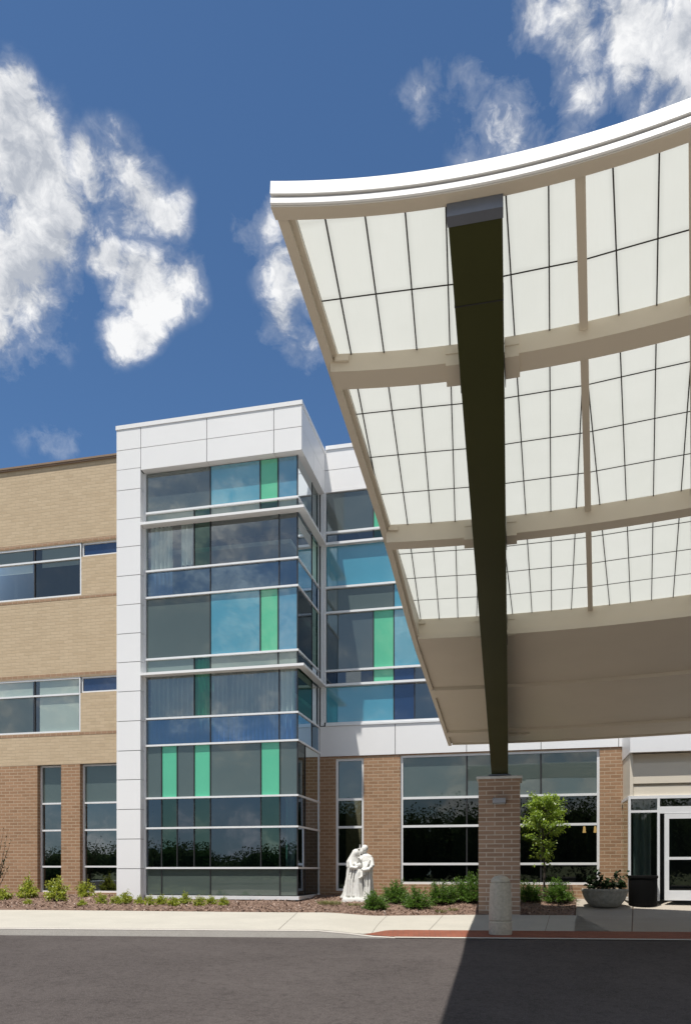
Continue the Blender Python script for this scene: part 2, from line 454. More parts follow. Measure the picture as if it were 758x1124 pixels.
# ------------------------------------------------------------------ the building
B = thing('hospital_building', 'three-storey tan brick and white panel hospital building with a glazed corner tower', 'building', (-5.7, 22.3, .2))
YT, YG, YM, YL, YV = 19.74, 19.98, 22.3, 21.6, 20.9
def rnd(a): return random.uniform(-a, a)
def pane_y(name, par, x0, x1, z0, z1, y, mat, tilt=.0025):
    t, u = rnd(tilt), rnd(tilt)
    return MB().quad((x0, y-t-u, z0), (x1, y+t-u, z0), (x1, y+t+u, z1), (x0, y-t+u, z1)).build(name, mat, par)
def pane_x(name, par, y0, y1, z0, z1, x, mat, tilt=.0025):
    t, u = rnd(tilt), rnd(tilt)
    return MB().quad((x-t-u, y0, z0), (x+t-u, y1, z0), (x+t+u, y1, z1), (x-t+u, y0, z1)).build(name, mat, par)

def wall_grid(mb, x0, x1, z0, z1, y, openings, depth):
    xs = sorted({x0, x1, *[v for o in openings for v in o[:2]]}); zs = sorted({z0, z1, *[v for o in openings for v in o[2:]]})
    xs = [x for x in xs if x0 <= x <= x1]; zs = [z for z in zs if z0 <= z <= z1]
    for a, b in zip(xs, xs[1:]):
        for c, d in zip(zs, zs[1:]):
            mx, mz = (a+b)/2, (c+d)/2
            if any(o[0] < mx < o[1] and o[2] < mz < o[3] for o in openings): continue
            mb.quad((a, y, c), (b, y, c), (b, y, d), (a, y, d))
    for o in openings:
        a, b, c, d = o; a = max(a, x0); b = min(b, x1); c = max(c, z0); d = min(d, z1)
        if b <= a or d <= c: continue
        if o[0] >= x0: mb.quad((a, y, c), (a, y+depth, c), (a, y+depth, d), (a, y, d))
        if o[1] <= x1: mb.quad((b, y, c), (b, y, d), (b, y+depth, d), (b, y+depth, c))
        if o[2] >= z0: mb.quad((a, y, c), (b, y, c), (b, y+depth, c), (a, y+depth, c))
        if o[3] <= z1: mb.quad((a, y, d), (a, y+depth, d), (b, y+depth, d), (b, y, d))
# ---- left brick wing
XR = -11.0
up3 = [(-33.4, -13.50, 9.83, 11.50), (-13.50, XR, 11.05, 11.50)]
up2 = [(-33.4, -13.53, 5.49, 7.24), (-13.53, XR, 6.72, 7.24)]
gw = [(-15.08, -14.22, .36, 4.46), (-13.55, -12.1, .36, 4.46), (-20.9, -20.0, .36, 4.46), (-19.3, -17.8, .36, 4.46)]
mb = MB(); wall_grid(mb, -34, XR, 4.46, 14.05, YL, up3 + up2, .16); mb.build('upper_brick_wall', M_tan, B)['label'] = 'tan brick upper wall of the left wing'
mb = MB(); wall_grid(mb, -34, XR, -.3, 4.455, YL, gw, .22); mb.build('lower_brick_wall', M_brown, B)['label'] = 'brown brick ground floor wall of the left wing'
mb = MB()
for z0, z1, xa, xb in ((11.52, 11.625, -34, XR), (9.725, 9.815, -34, XR), (7.27, 7.375, -34, XR), (5.385, 5.475, -34, XR)):
    mb.box(xa, xb, YL-.006, YL+.05, z0, z1)
mb.build('brick_course', M_band, B)
mb = MB(); mb.box(-34, XR, YL-.05, YL+.4, 14.05, 14.10); mb.box(-34, XR, YL-.075, YL+.4, 14.102, 14.16); mb.build('parapet_coping', M_coping, B)
def window(x0, x1, z0, z1, y, vs, hs, panemat, fw=.055, blinds=(), skip=(), toprow=None, depth=.10):
    """frame mesh with panes and blinds beneath it; vs/hs = inner bar positions"""
    mb = MB(); xs = [x0] + list(vs) + [x1]; zs = [z0] + list(hs) + [z1]
    y0, y1 = y, y+depth
    mb.box(x0, x0+fw, y0, y1, z0, z1); mb.box(x1-fw, x1, y0, y1, z0, z1)
    mb.box(x0+fw, x1-fw, y0, y1, z0, z0+fw); mb.box(x0+fw, x1-fw, y0, y1, z1-fw, z1)
    for h in hs: mb.box(x0+fw, x1-fw, y0-.012, y1-.01, h-fw/2, h+fw/2)
    fr = mb.build('window', M_alu, B)
    for v in vs: MB().box(v-.02, v+.02, y0+.012, y1-.012, z0+fw, z1-fw).build('mullion', M_dark, fr)
    for a, b in zip(xs, xs[1:]):
        for k, (c, d) in enumerate(zip(zs, zs[1:])):
            m = toprow if (toprow and k == len(zs)-2) else panemat
            pane_y('pane', fr, a+.02, b-.02, c+.02, d-.02, y0+.04, m)
    for (a, b, c, d) in blinds: MB().quad((a, y0+.075, c), (b, y0+.075, c), (b, y0+.075, d), (a, y0+.075, d)).build('blind', M_blind, fr)
    return fr
vs = [-33.4 + 1.0 + 1.64*i for i in range(40)]; vs = [-15.2 - 1.66*i for i in range(11)][::-1]
bl3 = []; bl2 = []
for i in range(11):
    r = -13.62 - 1.66*i if i == 0 else -15.28 - 1.66*(i-1) ; l = -15.08 - 1.66*i
    drop = [.62, .74, .55, .9, .7][i % 5]
    bl3.append((l+.12, r-.02, 11.47-drop, 11.47)); bl2.append((l+.03, r-.02, 5.53, 7.2))
window(-33.4, -13.50, 9.83, 11.50, YL+.015, vs, [11.03], M_visclear, blinds=bl3)['label'] = 'long third-floor ribbon window with half-drawn blinds'
window(-13.50, XR, 11.05, 11.50, YL+.05, [], [], M_navy)
window(-33.4, -13.53, 5.49, 7.24, YL+.015, vs, [6.70], M_visclear, blinds=bl2)['label'] = 'long second-floor ribbon window with blinds drawn down'
window(-13.53, XR, 6.72, 7.24, YL+.05, [], [], M_navy)
for a, b, c, d in gw: window(a, b, c, d, YL+.17, [], [1.19, 2.36, 3.23], M_vision, toprow=M_gray2)
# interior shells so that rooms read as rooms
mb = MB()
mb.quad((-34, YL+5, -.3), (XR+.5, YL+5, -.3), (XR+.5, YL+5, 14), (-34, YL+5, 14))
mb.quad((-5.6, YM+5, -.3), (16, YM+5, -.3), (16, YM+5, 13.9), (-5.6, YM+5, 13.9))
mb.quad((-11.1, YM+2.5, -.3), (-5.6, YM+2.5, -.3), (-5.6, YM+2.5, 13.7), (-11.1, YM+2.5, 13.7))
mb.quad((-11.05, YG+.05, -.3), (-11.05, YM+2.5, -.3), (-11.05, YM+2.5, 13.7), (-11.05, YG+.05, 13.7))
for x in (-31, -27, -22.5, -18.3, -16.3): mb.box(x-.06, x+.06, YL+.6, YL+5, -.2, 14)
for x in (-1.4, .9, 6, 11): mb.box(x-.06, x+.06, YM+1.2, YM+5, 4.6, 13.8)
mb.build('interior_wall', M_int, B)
mb = MB()
for z in (4.55, 8.6, 12.9):
    mb.box(-34, XR, YL+.3, YL+5, z+.1, z+.5) if z != 8.6 else mb.box(-34, XR, YL+.3, YL+5, 7.5, 8.9)
    mb.box(-5.5, 16, YM+.35, YM+5, z+.1, z+.5)
for z in (.15, 6.05, 10.3): mb.box(-10.9, -6.2, YG+.45, YM+2.4, z, z+.12)
for z in (4.3, 8.35, 12.55): mb.box(-10.9, -6.1, YG+.30, YM+2.4, z+.02, z+.2)
mb.box(-34, XR, YL+.3, YL+5, .1, .25); mb.box(-5.5, 16, YM+.35, YM+5, .1, .25)
mb.build('floor_slab', M_ceil, B)
# closing surfaces: roofs, rear and end walls
mb = MB()
mb.quad((-34, YL+.3, 13.9), (XR, YL+.3, 13.9), (XR, 45, 13.9), (-34, 45, 13.9))
mb.quad((-5.6, YM+.25, 13.7), (16, YM+.25, 13.7), (16, 45, 13.7), (-5.6, 45, 13.7))
mb.quad((-11.0, YT+.2, 13.6), (-5.75, YT+.2, 13.6), (-5.75, 30, 13.6), (-11.0, 30, 13.6)); mb.build('roof', M_roof, B)
mb = MB(); mb.quad((-34, YL, -.3), (-34, 45, -.3), (-34, 45, 14.05), (-34, YL, 14.05)); mb.quad((-34, 45, -.3), (16, 45, -.3), (16, 45, 14), (-34, 45, 14))
mb.quad((16, YM, -.3), (16, 45, -.3), (16, 45, 13.95), (16, YM, 13.95)); mb.build('outer_wall', M_tan, B)

# ---- tower: white cladding frame
def panels_y(mb, x0, x1, z0, z1, y, vx, hz, g=.009, th=.03):
    xs = [x0] + vx + [x1]; zs = [z0] + hz + [z1]
    for i, (a, b) in enumerate(zip(xs, xs[1:])):
        for j, (c, d) in enumerate(zip(zs, zs[1:])):
            mb.box(a + (g if i else 0), b - (g if i < len(xs)-2 else 0), y+rnd(.0012), y+th, c+(g if j else 0), d-(g if j < len(zs)-2 else 0))
mb = MB()
colz = [1.12, 1.97, 2.82, 3.67, 4.5, 5.35, 6.2, 7.04, 7.86, 8.69, 9.52, 10.35, 11.15, 11.98, 12.57, 13.13]
panels_y(mb, -11.21, -10.462, .0, 13.72, YT, [], colz)
panels_y(mb, -10.444, -5.69, 12.50, 13.72, YT, [-8.44, -6.48], [13.13])
# left column return, header soffit, right header side
for c, d in zip([.0]+colz[:-2], colz[:-2]+[12.49]): mb.box(-10.49, -10.46, YT+.032, YG+.1, c+.006, d-.006)
for a, b in ((-10.444, -8.44), (-8.44, -6.48), (-6.48, -5.69)): mb.box(a+.006, b-.006, YT+.032, YG+.12, 12.50, 12.53)
for (y0, y1) in ((YT+.032, 21.0), (21.0, YM)):
    for (c, d) in ((12.50, 13.13), (13.13, 13.72)): mb.box(-5.72, -5.69, y0+.005, y1-.005, c+.005, d-.005)
mb.box(-5.93, -5.725, YG+.13, YM, 12.50, 12.53)
mb.box(-11.21, -11.18, YT+.032, YL, 0, 13.72)
mb.build('tower_cladding', M_white, B)
mb = MB(); mb.box(-11.17, -10.50, YT+.036, YG+.05, 0, 13.7); mb.box(-10.49, -5.73, YT+.036, YG+.05, 12.54, 13.7); mb.box(-5.80, -5.725, YG+.06, YM, 12.54, 13.7)
mb.build('cladding_backing', M_dark, B)
mb = MB(); mb.box(-11.23, -5.67, YT-.02, YT+.3, 13.725, 13.84); mb.box(-5.97, -5.67, YT+.302, YM+.3, 13.725, 13.84); mb.box(-11.23, -10.93, YT+.302, YM, 13.725, 13.84)
mb.build('tower_coping', M_white, B)

# ---- tower curtain wall
Z = dict(top=12.50, M1=11.33, L1=10.97, M2=9.66, M3=8.90, M4=7.13, L2=6.68, M5=5.42, M6=4.65, M7=3.14, M8=2.28, M9=1.14, bot=.36)
XG0, XG1 = -10.40, -5.87
XC = [-9.92, -9.44, -8.92, -8.43, -6.95, -6.43]         # column joints
G_, B_, g_, V_, vg, vb, vd = M_gray, M_blue, M_green, M_vision, M_visgreen, M_visblue, M_vistower
Bm = M_blue2
rows = [   # (z0, z1, [joints], [materials], dark or light bars)
 ('M1', 'top', [-8.43, -6.95, -6.43], [G_, B_, g_, Bm]),
 ('L1', 'M1', [-8.92, -8.43, -6.95, -6.43], [M_litroom, vg, M_litroom, vg, M_litroom]),
 ('M2', 'L1', [-8.92, -8.43, -6.40], [V_, vg, V_, V_]),
 ('M3', 'M2', [-8.43, -6.40], [vb, vb, vb]),
 ('M4', 'M3', [-8.43, -6.95, -6.43], [M_gray2, B_, g_, Bm]),
 ('L2', 'M4', [-8.92, -8.43, -6.43], [M_litroom, vg, M_litroom, M_litroom]),
 ('M5', 'L2', [-8.92, -8.43, -6.40], [V_, vg, V_, V_]),
 ('M6', 'M5', [-8.43, -6.40], [vb, vb, vb]),
 ('M7', 'M6', [-9.92, -9.44, -8.92, -8.43, -6.93, -6.38], [M_gray2, g_, M_gray2, g_, M_gray2, g_, M_gray2]),
 ('M8', 'M7', [-9.92, -9.44, -8.92, -8.43, -6.93, -6.38], [vd, vg, vd, vg, vd, vg, vd]),
 ('M9', 'M8', [-9.92, -9.44, -8.92, -8.43, -6.93, -6.38], [vd, vg, vd, vg, vd, vg, vd]),
 ('bot', 'M9', [-9.92, -8.43, -6.38], [M_base, M_base, M_base, M_base])]
mb = MB()
fh = .052
for k in ('M1', 'M2', 'M3', 'M4', 'M5', 'M6', 'M7', 'M8', 'M9'):
    z = Z[k]
    mb.box(XG0-.01, XG1+.035, YG-.07, YG+.05, z-fh/2, z+fh/2)
    mb.box(XG1-.05, XG1+.035, YG+.052, YM-.02, z-fh/2, z+fh/2)
mb.box(XG0-.012, XG1+.05, YG-.06, YG+.06, Z['bot']-.10, Z['bot']); mb.box(XG1-.05, XG1+.05, YG+.062, YM-.02, Z['bot']-.10, Z['bot'])
mb.box(XG0-.06, XG0, YG-.03, YG+.06, Z['bot'], Z['top']-.002)
mb.box(-5.80, -5.703, YM-.10, YM-.035, 5.46, Z['top']-.003); mb.box(XG1-.03, XG1+.02, YM-.10, YM-.04, Z['bot'], Z['top']-.003)       # corner post against the rear wall
cw = mb.build('tower_curtain_wall', M_alu, B)
mb = MB()
for k in ('L1', 'L2'):
    z = Z[k]; mb = MB()
    mb.box(-10.452, -5.62, YT-.03, YG-.002, z-.05, z+.02); mb.box(XG1+.04, -5.62, YG-.0021, YM-.01, z-.05, z+.02)
    mb.build('sunshade_ledge', M_white, cw)
mv = MB()
for a, b, js, ms in rows:
    lowlight = a in ('M9', 'bot', 'M8')
    for x in js: MB().box(x-.014, x+.014, YG-.022, YG+.05, Z[a]+fh/2, Z[b]-fh/2).build('mullion', M_dark, cw)
    xs = [XG0] + js + [XG1]
    for x0, x1, m in zip(xs, xs[1:], ms):
        nm = 'spandrel_panel' if m.name.startswith('spandrel') else 'glass_pane'
        pane_y(nm, cw, x0+.012, x1-.012, Z[a]+.02, Z[b]-.02, YG, m)
MB().box(XG1-.022, XG1+.008, YG-.015, YG+.02, Z['bot'], Z['top']).build('mullion', M_dark, cw)
# side face of the tower
for a, b, js, ms in rows:
    yj = 20.72 if a in ('M7', 'M8', 'M9', 'bot') else 21.45
    mats = {'M1': (V_, M_gray), 'L1': (V_, vd), 'M2': (V_, vg), 'M3': (vb, vb), 'M4': (vd, vg), 'L2': (V_, V_), 'M5': (vg, V_), 'M6': (vb, vb), 'M7': (M_visdark, M_visdark), 'M8': (vd, vd), 'M9': (vd, vd), 'bot': (vd, vd)}[a]
    MB().box(XG1-.015, XG1+.015, yj-.016, yj+.016, Z[a]+fh/2, Z[b]-fh/2).build('mullion', M_dark, cw)
    pane_x('glass_pane', cw, YG+.02, yj-.012, Z[a]+.02, Z[b]-.02, XG1, mats[0]); pane_x('glass_pane', cw, yj+.012, YM-.13, Z[a]+.02, Z[b]-.02, XG1, mats[1])
# curtains behind the tower glass
def curtain(x0, x1, z0, z1, y, label, axis='x', gather=.13):
    mb = MB(); pts = []; n = int((x1-x0)/.012); ph = 0
    for i in range(n+1):
        x = x0 + (x1-x0)*i/n; ph += .012/gather*2*PI*(1+.35*noise.noise(Vector((x*3, z0, 0))))
        pts.append((x, y + .062*math.sin(ph)+.012*math.sin(ph*.37+1)))
    for (xa, ya), (xb, yb) in zip(pts, pts[1:]):
        mb.f.append(tuple(len(mb.v)+i for i in range(4))); mb.v += [(xa, ya, z0), (xb, yb, z0), (xb, yb, z1), (xa, ya, z1)]
    return tag(mb.build('curtain', M_curtain, None, ((x0+x1)/2, y, z0), smooth='all'), label, 'curtain')
curtain(-10.35, -9.62, Z['M3']+.04, Z['L1'], YG+.12, 'narrow pale curtain at the left of the upper tower glass')
curtain(-9.4, -8.98, 9.8, Z['M1'], YG+.13, 'short pale curtain gathered beside the green strip of the upper tower glass')
curtain(-10.35, -7.93, Z['M6']+.04, Z['M4']-.05, YG+.12, 'long pleated pale curtain on the left of the middle tower glass')
curtain(-7.98, -6.0, Z['M6']+.05, Z['M4']-.05, YG+.13, 'long pleated pale curtain on the right of the middle tower glass')
curtain(-6.32, -6.05, .4, 4.1, YG+.3, 'narrow bluish curtain at the ground floor corner of the tower')

# ---- middle wing
mb = MB()
panels_y(mb, -5.69, 16, 12.64, 13.85, YM, [-3.53+2.1*i for i in range(9)], [13.24])
panels_y(mb, -5.84, 16, 4.53, 5.44, YM-.03, [-3.53+2.1*i for i in range(9)], [])
mb.box(-5.66, 16, YM-.01, YM+.2, 12.56, 12.632)
mb.build('white_panel_band', M_white, B)
mb = MB(); mb.box(-5.66, 16, YM+.035, YM+.2, 12.64, 13.85); mb.box(-5.84, 16, YM+.003, YM+.2, 4.53, 5.44); mb.box(-5.849, -5.802, YM-.05, YM+.2, 5.57, 12.5); mb.build('cladding_backing', M_dark, B)
mb = MB(); mb.box(-5.665, 16.02, YM-.03, YM+.3, 13.855, 13.97); mb.build('parapet_coping', M_white, B)
mb = MB(); mb.box(-5.66, 16, YM-.06, YM+.12, 5.445, 5.50); mb.box(-5.66, 16, YM-.015, YM+.12, 5.50, 5.56)
for k in ('M1', 'M2', 'M3', 'M4'): mb.box(-5.66, 16, YM-.03, YM+.12, Z[k]-.03, Z[k]+.03)
for k in ('L1', 'L2'): mb.box(-5.66, 16, YM-.10, YM+.12, Z[k]-.035, Z[k]+.035)
mb.box(-5.70, -5.66, YM-.02, YM+.1, 5.57, 12.63)
cm = mb.build('curtain_wall', M_alu, B)
mv = MB(); YP = YM+.05
def midrow(z0, z1, segs):
    x = -5.66; k = 0
    while x < 15.9:
        for w, m in segs:
            if x > 15.9: break
            x1 = min(16, x+w)
            pane_y('spandrel_panel' if m.name.startswith('spandrel') else 'glass_pane', cm, x+.012, x1-.012, z0+.02, z1-.02, YP, m)
            MB().box(x1-.014, x1+.014, YP-.02, YP+.05, z0+.035, z1-.035).build('mullion', M_dark, cm); x = x1
midrow(Z['M1'], 12.56, [(1.46, G_), (.62, g_), (1.5, B_), (2.4, G_)])
midrow(Z['L1'], Z['M1'], [(1.46, vd), (.62, vg), (1.5, V_), (2.4, vd)])
midrow(Z['M2'], Z['L1'], [(3.4, B_), (2.4, Bm), (.62, g_)])
midrow(Z['M3'], Z['M2'], [(2.08, M_gray2), (1.6, B_), (2.3, G_)])
midrow(Z['M4'], Z['M3'], [(1.46, G_), (.62, g_), (1.6, B_), (2.3, G_)])
midrow(Z['L2'], Z['M4'], [(1.46, vd), (.62, g_), (.62, M_navy), (1.6, V_), (1.7, vd)])
midrow(5.55, Z['L2'], [(2.08, B_), (.62, M_navy), (1.7, V_), (1.9, Bm)])
gm = [(-5.36, -4.49, .45, 4.46), (-3.38, 2.27, .66, 4.50)]
mb = MB(); wall_grid(mb, -5.90, 2.93, -.3, 4.525, YM, gm, .15)
mb.quad((2.93, YM, -.3), (2.93, YM+.6, -.3), (2.93, YM+.6, 4.5), (2.93, YM, 4.5)); mb.build('lower_brick_wall', M_brown, B)['label'] = 'brown brick piers between the ground floor windows right of the tower'
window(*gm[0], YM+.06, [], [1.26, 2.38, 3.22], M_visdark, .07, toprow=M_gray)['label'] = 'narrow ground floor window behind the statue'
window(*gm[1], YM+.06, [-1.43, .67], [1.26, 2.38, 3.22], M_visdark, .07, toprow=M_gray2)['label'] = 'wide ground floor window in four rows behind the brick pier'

for lx_, lab in ((2.02, 'left one of two small lit pendant lamps behind the wide window'), (2.34, 'right one of two small lit pendant lamps behind the wide window')):
    lp = thing('pendant_lamp', lab, 'lamp', (lx_, 24.3, 2.3), 'pendant lamps inside')
    MB().lathe([(.015, .16), (.03, .15), (.05, -.04), (.045, -.04), (.027, .14), (.012, .15)], 20, (lx_, 24.3, 2.27)).build('shade', M_lampglow, lp, smooth=True)
    MB().tube([(lx_, 24.3, 2.42), (lx_, 24.3, 4.6)], .008, 6).build('cord', M_dark, lp)
# ---- entrance vestibule
mb = MB(); mb.box(2.86, 12, 20.72, 20.80, 4.13, 5.0); mb.box(2.86, 2.92, 20.803, YM-.04, 4.13, 5.0); mb.box(2.924, 12, 20.803, YM-.04, 4.94, 5.0); mb.build('entrance_fascia', M_white, B)
mb = MB(); mb.box(2.925, 12, 20.804, 21.6, 4.15, 4.19)
mb.box(2.88, 2.96, YV+.02, YM-.02, 3.022, 4.126); mb.box(2.962, 12, YV+.16, YV+.3, 3.88, 4.126); mb.box(2.962, 12, YV+.03, YV+.3, 3.34, 3.876); mb.box(2.962, 12, YV+.14, YV+.3, 3.28, 3.336); mb.box(2.962, 12, YV+.06, YV+.3, 3.022, 3.276)
mb.build('entrance_bulkhead', M_soffit, B)
mb = MB(); fy0, fy1 = YV, YV+.11; zb = .28
for x0, x1 in ((2.84, 2.90), (3.55, 3.61), (5.70, 5.78), (6.6, 6.68), (8.7, 8.78), (9.5, 9.56)): mb.box(x0, x1, fy0, fy1, zb, 3.02)
mb.box(2.90, 3.55, fy0+.004, fy1, 2.94, 3.02); mb.box(3.61, 9.5, fy0+.004, fy1, 2.94, 3.02)
mb.box(2.90, 3.55, fy0+.004, fy1, 2.58, 2.64); mb.box(2.90, 3.55, fy0+.004, fy1, zb, .36)
mb.box(3.61, 5.70, fy0+.003, fy1, 2.55, 2.73); mb.box(5.78, 9.5, fy0+.003, fy1, 2.55, 2.70)
mb.box(2.84, 2.90, fy1+.002, YM-.04, zb, .36); mb.box(2.84, 2.90, fy1+.002, YM-.04, 2.94, 3.02)
sf = mb.build('storefront', M_alu, B)
pane_y('pane', sf, 2.90, 3.55, .36, 2.58, YV+.05, M_visdark); pane_y('pane', sf, 2.90, 3.55, 2.64, 2.94, YV+.05, M_visdark); pane_y('pane', sf, 3.61, 5.70, 2.73, 2.94, YV+.05, M_visdark)
pane_x('pane', sf, fy1, YM-.04, .36, 2.94, 2.87, M_visdark); pane_y('pane', sf, 5.78, 9.5, .30, 2.55, YV+.05, M_visdark)
MB().box(3.62, 3.73, fy0-.004, fy0+.0, 2.56, 2.58)
def door(x0, x1, hx):
    mb = MB(); y0, y1 = YV-.02, YV+.04; z0, z1 = .30, 2.54
    mb.box(x0, x0+.11, y0, y1, z0, z1); mb.box(x1-.11, x1, y0, y1, z0, z1); mb.box(x0+.11, x1-.11, y0+.002, y1, z0, .56); mb.box(x0+.11, x1-.11, y0+.002, y1, z1-.13, z1); mb.box(x0+.11, x1-.11, y0-.003, y1, 1.35, 1.42)
    d = mb.build('door', M_alu, B); pane_y('pane', d, x0+.11, x1-.11, .56, z1-.13, YV+.01, M_visdark)
    MB().tube([(hx, y0, .95), (hx, y0-.07, .98), (hx, y0-.07, 1.30), (hx, y0, 1.33)], .014).build('handle', M_alu, d)
    return d
door(3.72, 4.69, 4.60); door(4.71, 5.68, 4.80)
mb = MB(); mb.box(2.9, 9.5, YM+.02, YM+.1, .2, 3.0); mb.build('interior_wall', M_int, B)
curtain(3.05, 3.5, .4, 2.95, YV+.6, 'pale grey curtain behind the sidelight beside the entrance door')

# ------------------------------------------------------------------ canopy
K = thing('entrance_canopy', 'sweeping white edged entrance canopy with translucent panels on a raked olive beam', 'canopy', W(3.75, 18.5, 2.31))
def Hp(r): return 5.0 - .122*(r-6.97)                     # underside of the translucent skin
def FP(r, phi, H):
    p = math.radians(phi); return W(CX+r*math.sin(p), CD+r*math.cos(p), H)
EA, EB = Vector((-.517, 5.72)), Vector((2.53, 18.6))     # left edge in plan
def edge_pt(k): return EA + (EB-EA)*k
def phiL(r):
    lo, hi = -.4, 1.3
    for _ in range(40):
        k = (lo+hi)/2; p = edge_pt(k)
        if math.hypot(p.x-CX, p.y-CD) < r: lo = k
        else: hi = k
    return math.degrees(math.atan2(p.x-CX, p.y-CD))
PHR = 43.3
def arcs(r, n=60, off=0, p1=PHR):
    a = phiL(r)+off; return [a + (p1-a)*i/n for i in range(n+1)]
def swept(mb, prof, n=60, off=0, p1=PHR, p0=None):
    """prof: ring of (r, H); each profile point follows its own arc from the left edge"""
    rings = []
    for i in range(n+1):
        ring = []
        for r, H in prof:
            a = (phiL(r)+off) if p0 is None else p0
            ring.append(FP(r, a + (p1-a)*i/n, H))
        rings.append(ring)
    return mb.sweep(rings)
# fascia (two tiers) and its soffit
H0 = 4.90
mb = MB()
swept(mb, [(6.70, H0+.001), (6.672, H0+.003), (6.664, H0+.012), (6.669, H0+.056), (6.672, H0+.060), (6.77, H0+.060), (6.77, H0+.001)], n=150)
swept(mb, [(6.664, H0+.073), (6.660, H0+.078), (6.673, H0+.180), (6.679, H0+.186), (6.80, H0+.190), (6.80, H0+.073)], n=150)
mb.build('fascia', M_fascia, K)
mb = MB(); swept(mb, [(6.70, H0+.0602), (6.70, H0+.0728), (6.79, H0+.0728), (6.79, H0+.0602)]); mb.build('shadow_gap', M_dark, K)
mb = MB(); swept(mb, [(6.676, H0-.010), (6.70, H0-.012), (6.785, H0-.012), (6.785, H0+.056), (6.772, H0+.056), (6.772, H0-.001), (6.676, H0-.001)]); mb.build('fascia_soffit', M_soffit, K)
# translucent skin and glazing bars, one field per section and bay
RIBS = [12.3, 18.5, 24.7, 30.9, 37.1, 43.3]
MIDS = [9.2, 15.4, 21.6, 27.8, 34.0, 40.2]
R0 = 7.58; DR = .69; SP = .305
bays = [(6.70, 8.3), (8.3, 11.1), (11.1, 13.85)]
def secpt(mid, s, t, dh=0):
    """s across, t along the middle direction of a section, measured from the fan centre"""
    m = math.radians(mid); x = CX + t*math.sin(m) + s*math.cos(m); d = CD + t*math.cos(m) - s*math.sin(m)
    return W(x, d, Hp(math.hypot(s, t)) + dh)
def s_left(mid, t):
    if mid > 10: return -t*math.tan(math.radians(3.1))
    m = math.radians(mid); nx, ny = math.cos(m), -math.sin(m)      # across direction
    dxy = EB-EA; o = Vector((CX + t*math.sin(m), CD + t*math.cos(m)))
    den = nx*dxy.y - ny*dxy.x; k = (EA.x-o.x)*dxy.y - (EA.y-o.y)*dxy.x
    return k/den + .10
def s_right(mid, t): return t*math.tan(math.radians(3.1))
for mid in MIDS:
    for (ra, rb) in bays:
        mb = MB(); mb.uv = []; n = 14; m = 10
        for i in range(n+1):
            t = ra + (rb-ra)*i/n; a, b = s_left(mid, t), s_right(mid, t)
            for j in range(m+1):
                s = a + (b-a)*j/m; mb.v.append(tuple(secpt(mid, s, t))); mb.uv.append((s/SP+.5, (t-R0)/DR))
        for i in range(n):
            for j in range(m): q = i*(m+1)+j; mb.f.append((q, q+1, q+m+2, q+m+1))
        pan = mb.build('skylight_panel', M_sky, K)
        bb = MB(); bw = .0056
        for k in range(-9, 10):
            s = (k+.5)*SP
            ts = [t for t in frange(ra, rb, 80) if s_left(mid, t)+.01 < s < s_right(mid, t)-.01]
            if len(ts) < 2: continue
            t0, t1 = ts[0], ts[-1]
            bb.hexa([secpt(mid, s-bw, t0, -.004), secpt(mid, s+bw, t0, -.004), secpt(mid, s+bw, t0, -.020), secpt(mid, s-bw, t0, -.020)],
                    [secpt(mid, s-bw, t1, -.004), secpt(mid, s+bw, t1, -.004), secpt(mid, s+bw, t1, -.020), secpt(mid, s-bw, t1, -.020)])
        for k in range(-2, 12):
            t = R0 + k*DR
            if not ra+.02 < t < rb-.02 or t < 7.2: continue
            a, b = s_left(mid, t), s_right(mid, t); ss = frange(a, b, 6); bw2 = .0046
            bb.sweep([[secpt(mid, s, t-bw2, -.002), secpt(mid, s, t+bw2, -.002), secpt(mid, s, t+bw2, -.007), secpt(mid, s, t-bw2, -.007)] for s in ss])
        bb.build('glazing_bar', M_bar, pan)
# cross beams
def cross(r0, r1, drop, lip=0, name='cross_beam'):
    mb = MB(); pr = [(r0, Hp(r0)-.006), (r0, Hp(r0)-drop), (r1, Hp(r0)-drop-.122*(r1-r0)), (r1, Hp(r1)-.006)]
    g = math.degrees(.2/r0)
    for a, b in ((None, 12.3-g), (12.3+g, PHR)):
        mb = MB(); swept(mb, pr, off=.35, p0=a, p1=b, n=20 if a is None else 50); cb = mb.build(name, M_soffit, K)
        if lip:
            mb = MB(); swept(mb, [(r0-.035, Hp(r0)-drop-.012), (r0-.035, Hp(r0)-drop+lip), (r0-.002, Hp(r0)-drop+lip), (r0-.002, Hp(r0)-drop-.012)], off=.4, p0=a, p1=b, n=20 if a is None else 50); mb.build('lip', M_soffit, cb)
cross(8.205, 8.43, .172); cross(11.01, 11.19, .235); cross(13.77, 14.0, .33, .07)
# ribs
for ph in RIBS[1:]:
    mb = MB(); rings = []
    for r in frange(6.80, 13.78, 20):
        w = math.degrees(.036/r); rings.append([FP(r, ph-w, Hp(r)-.004), FP(r, ph+w, Hp(r)-.004), FP(r, ph+w, Hp(r)-.075), FP(r, ph-w, Hp(r)-.075)])
    mb.sweep(rings); mb.build('rib', M_soffit, K)
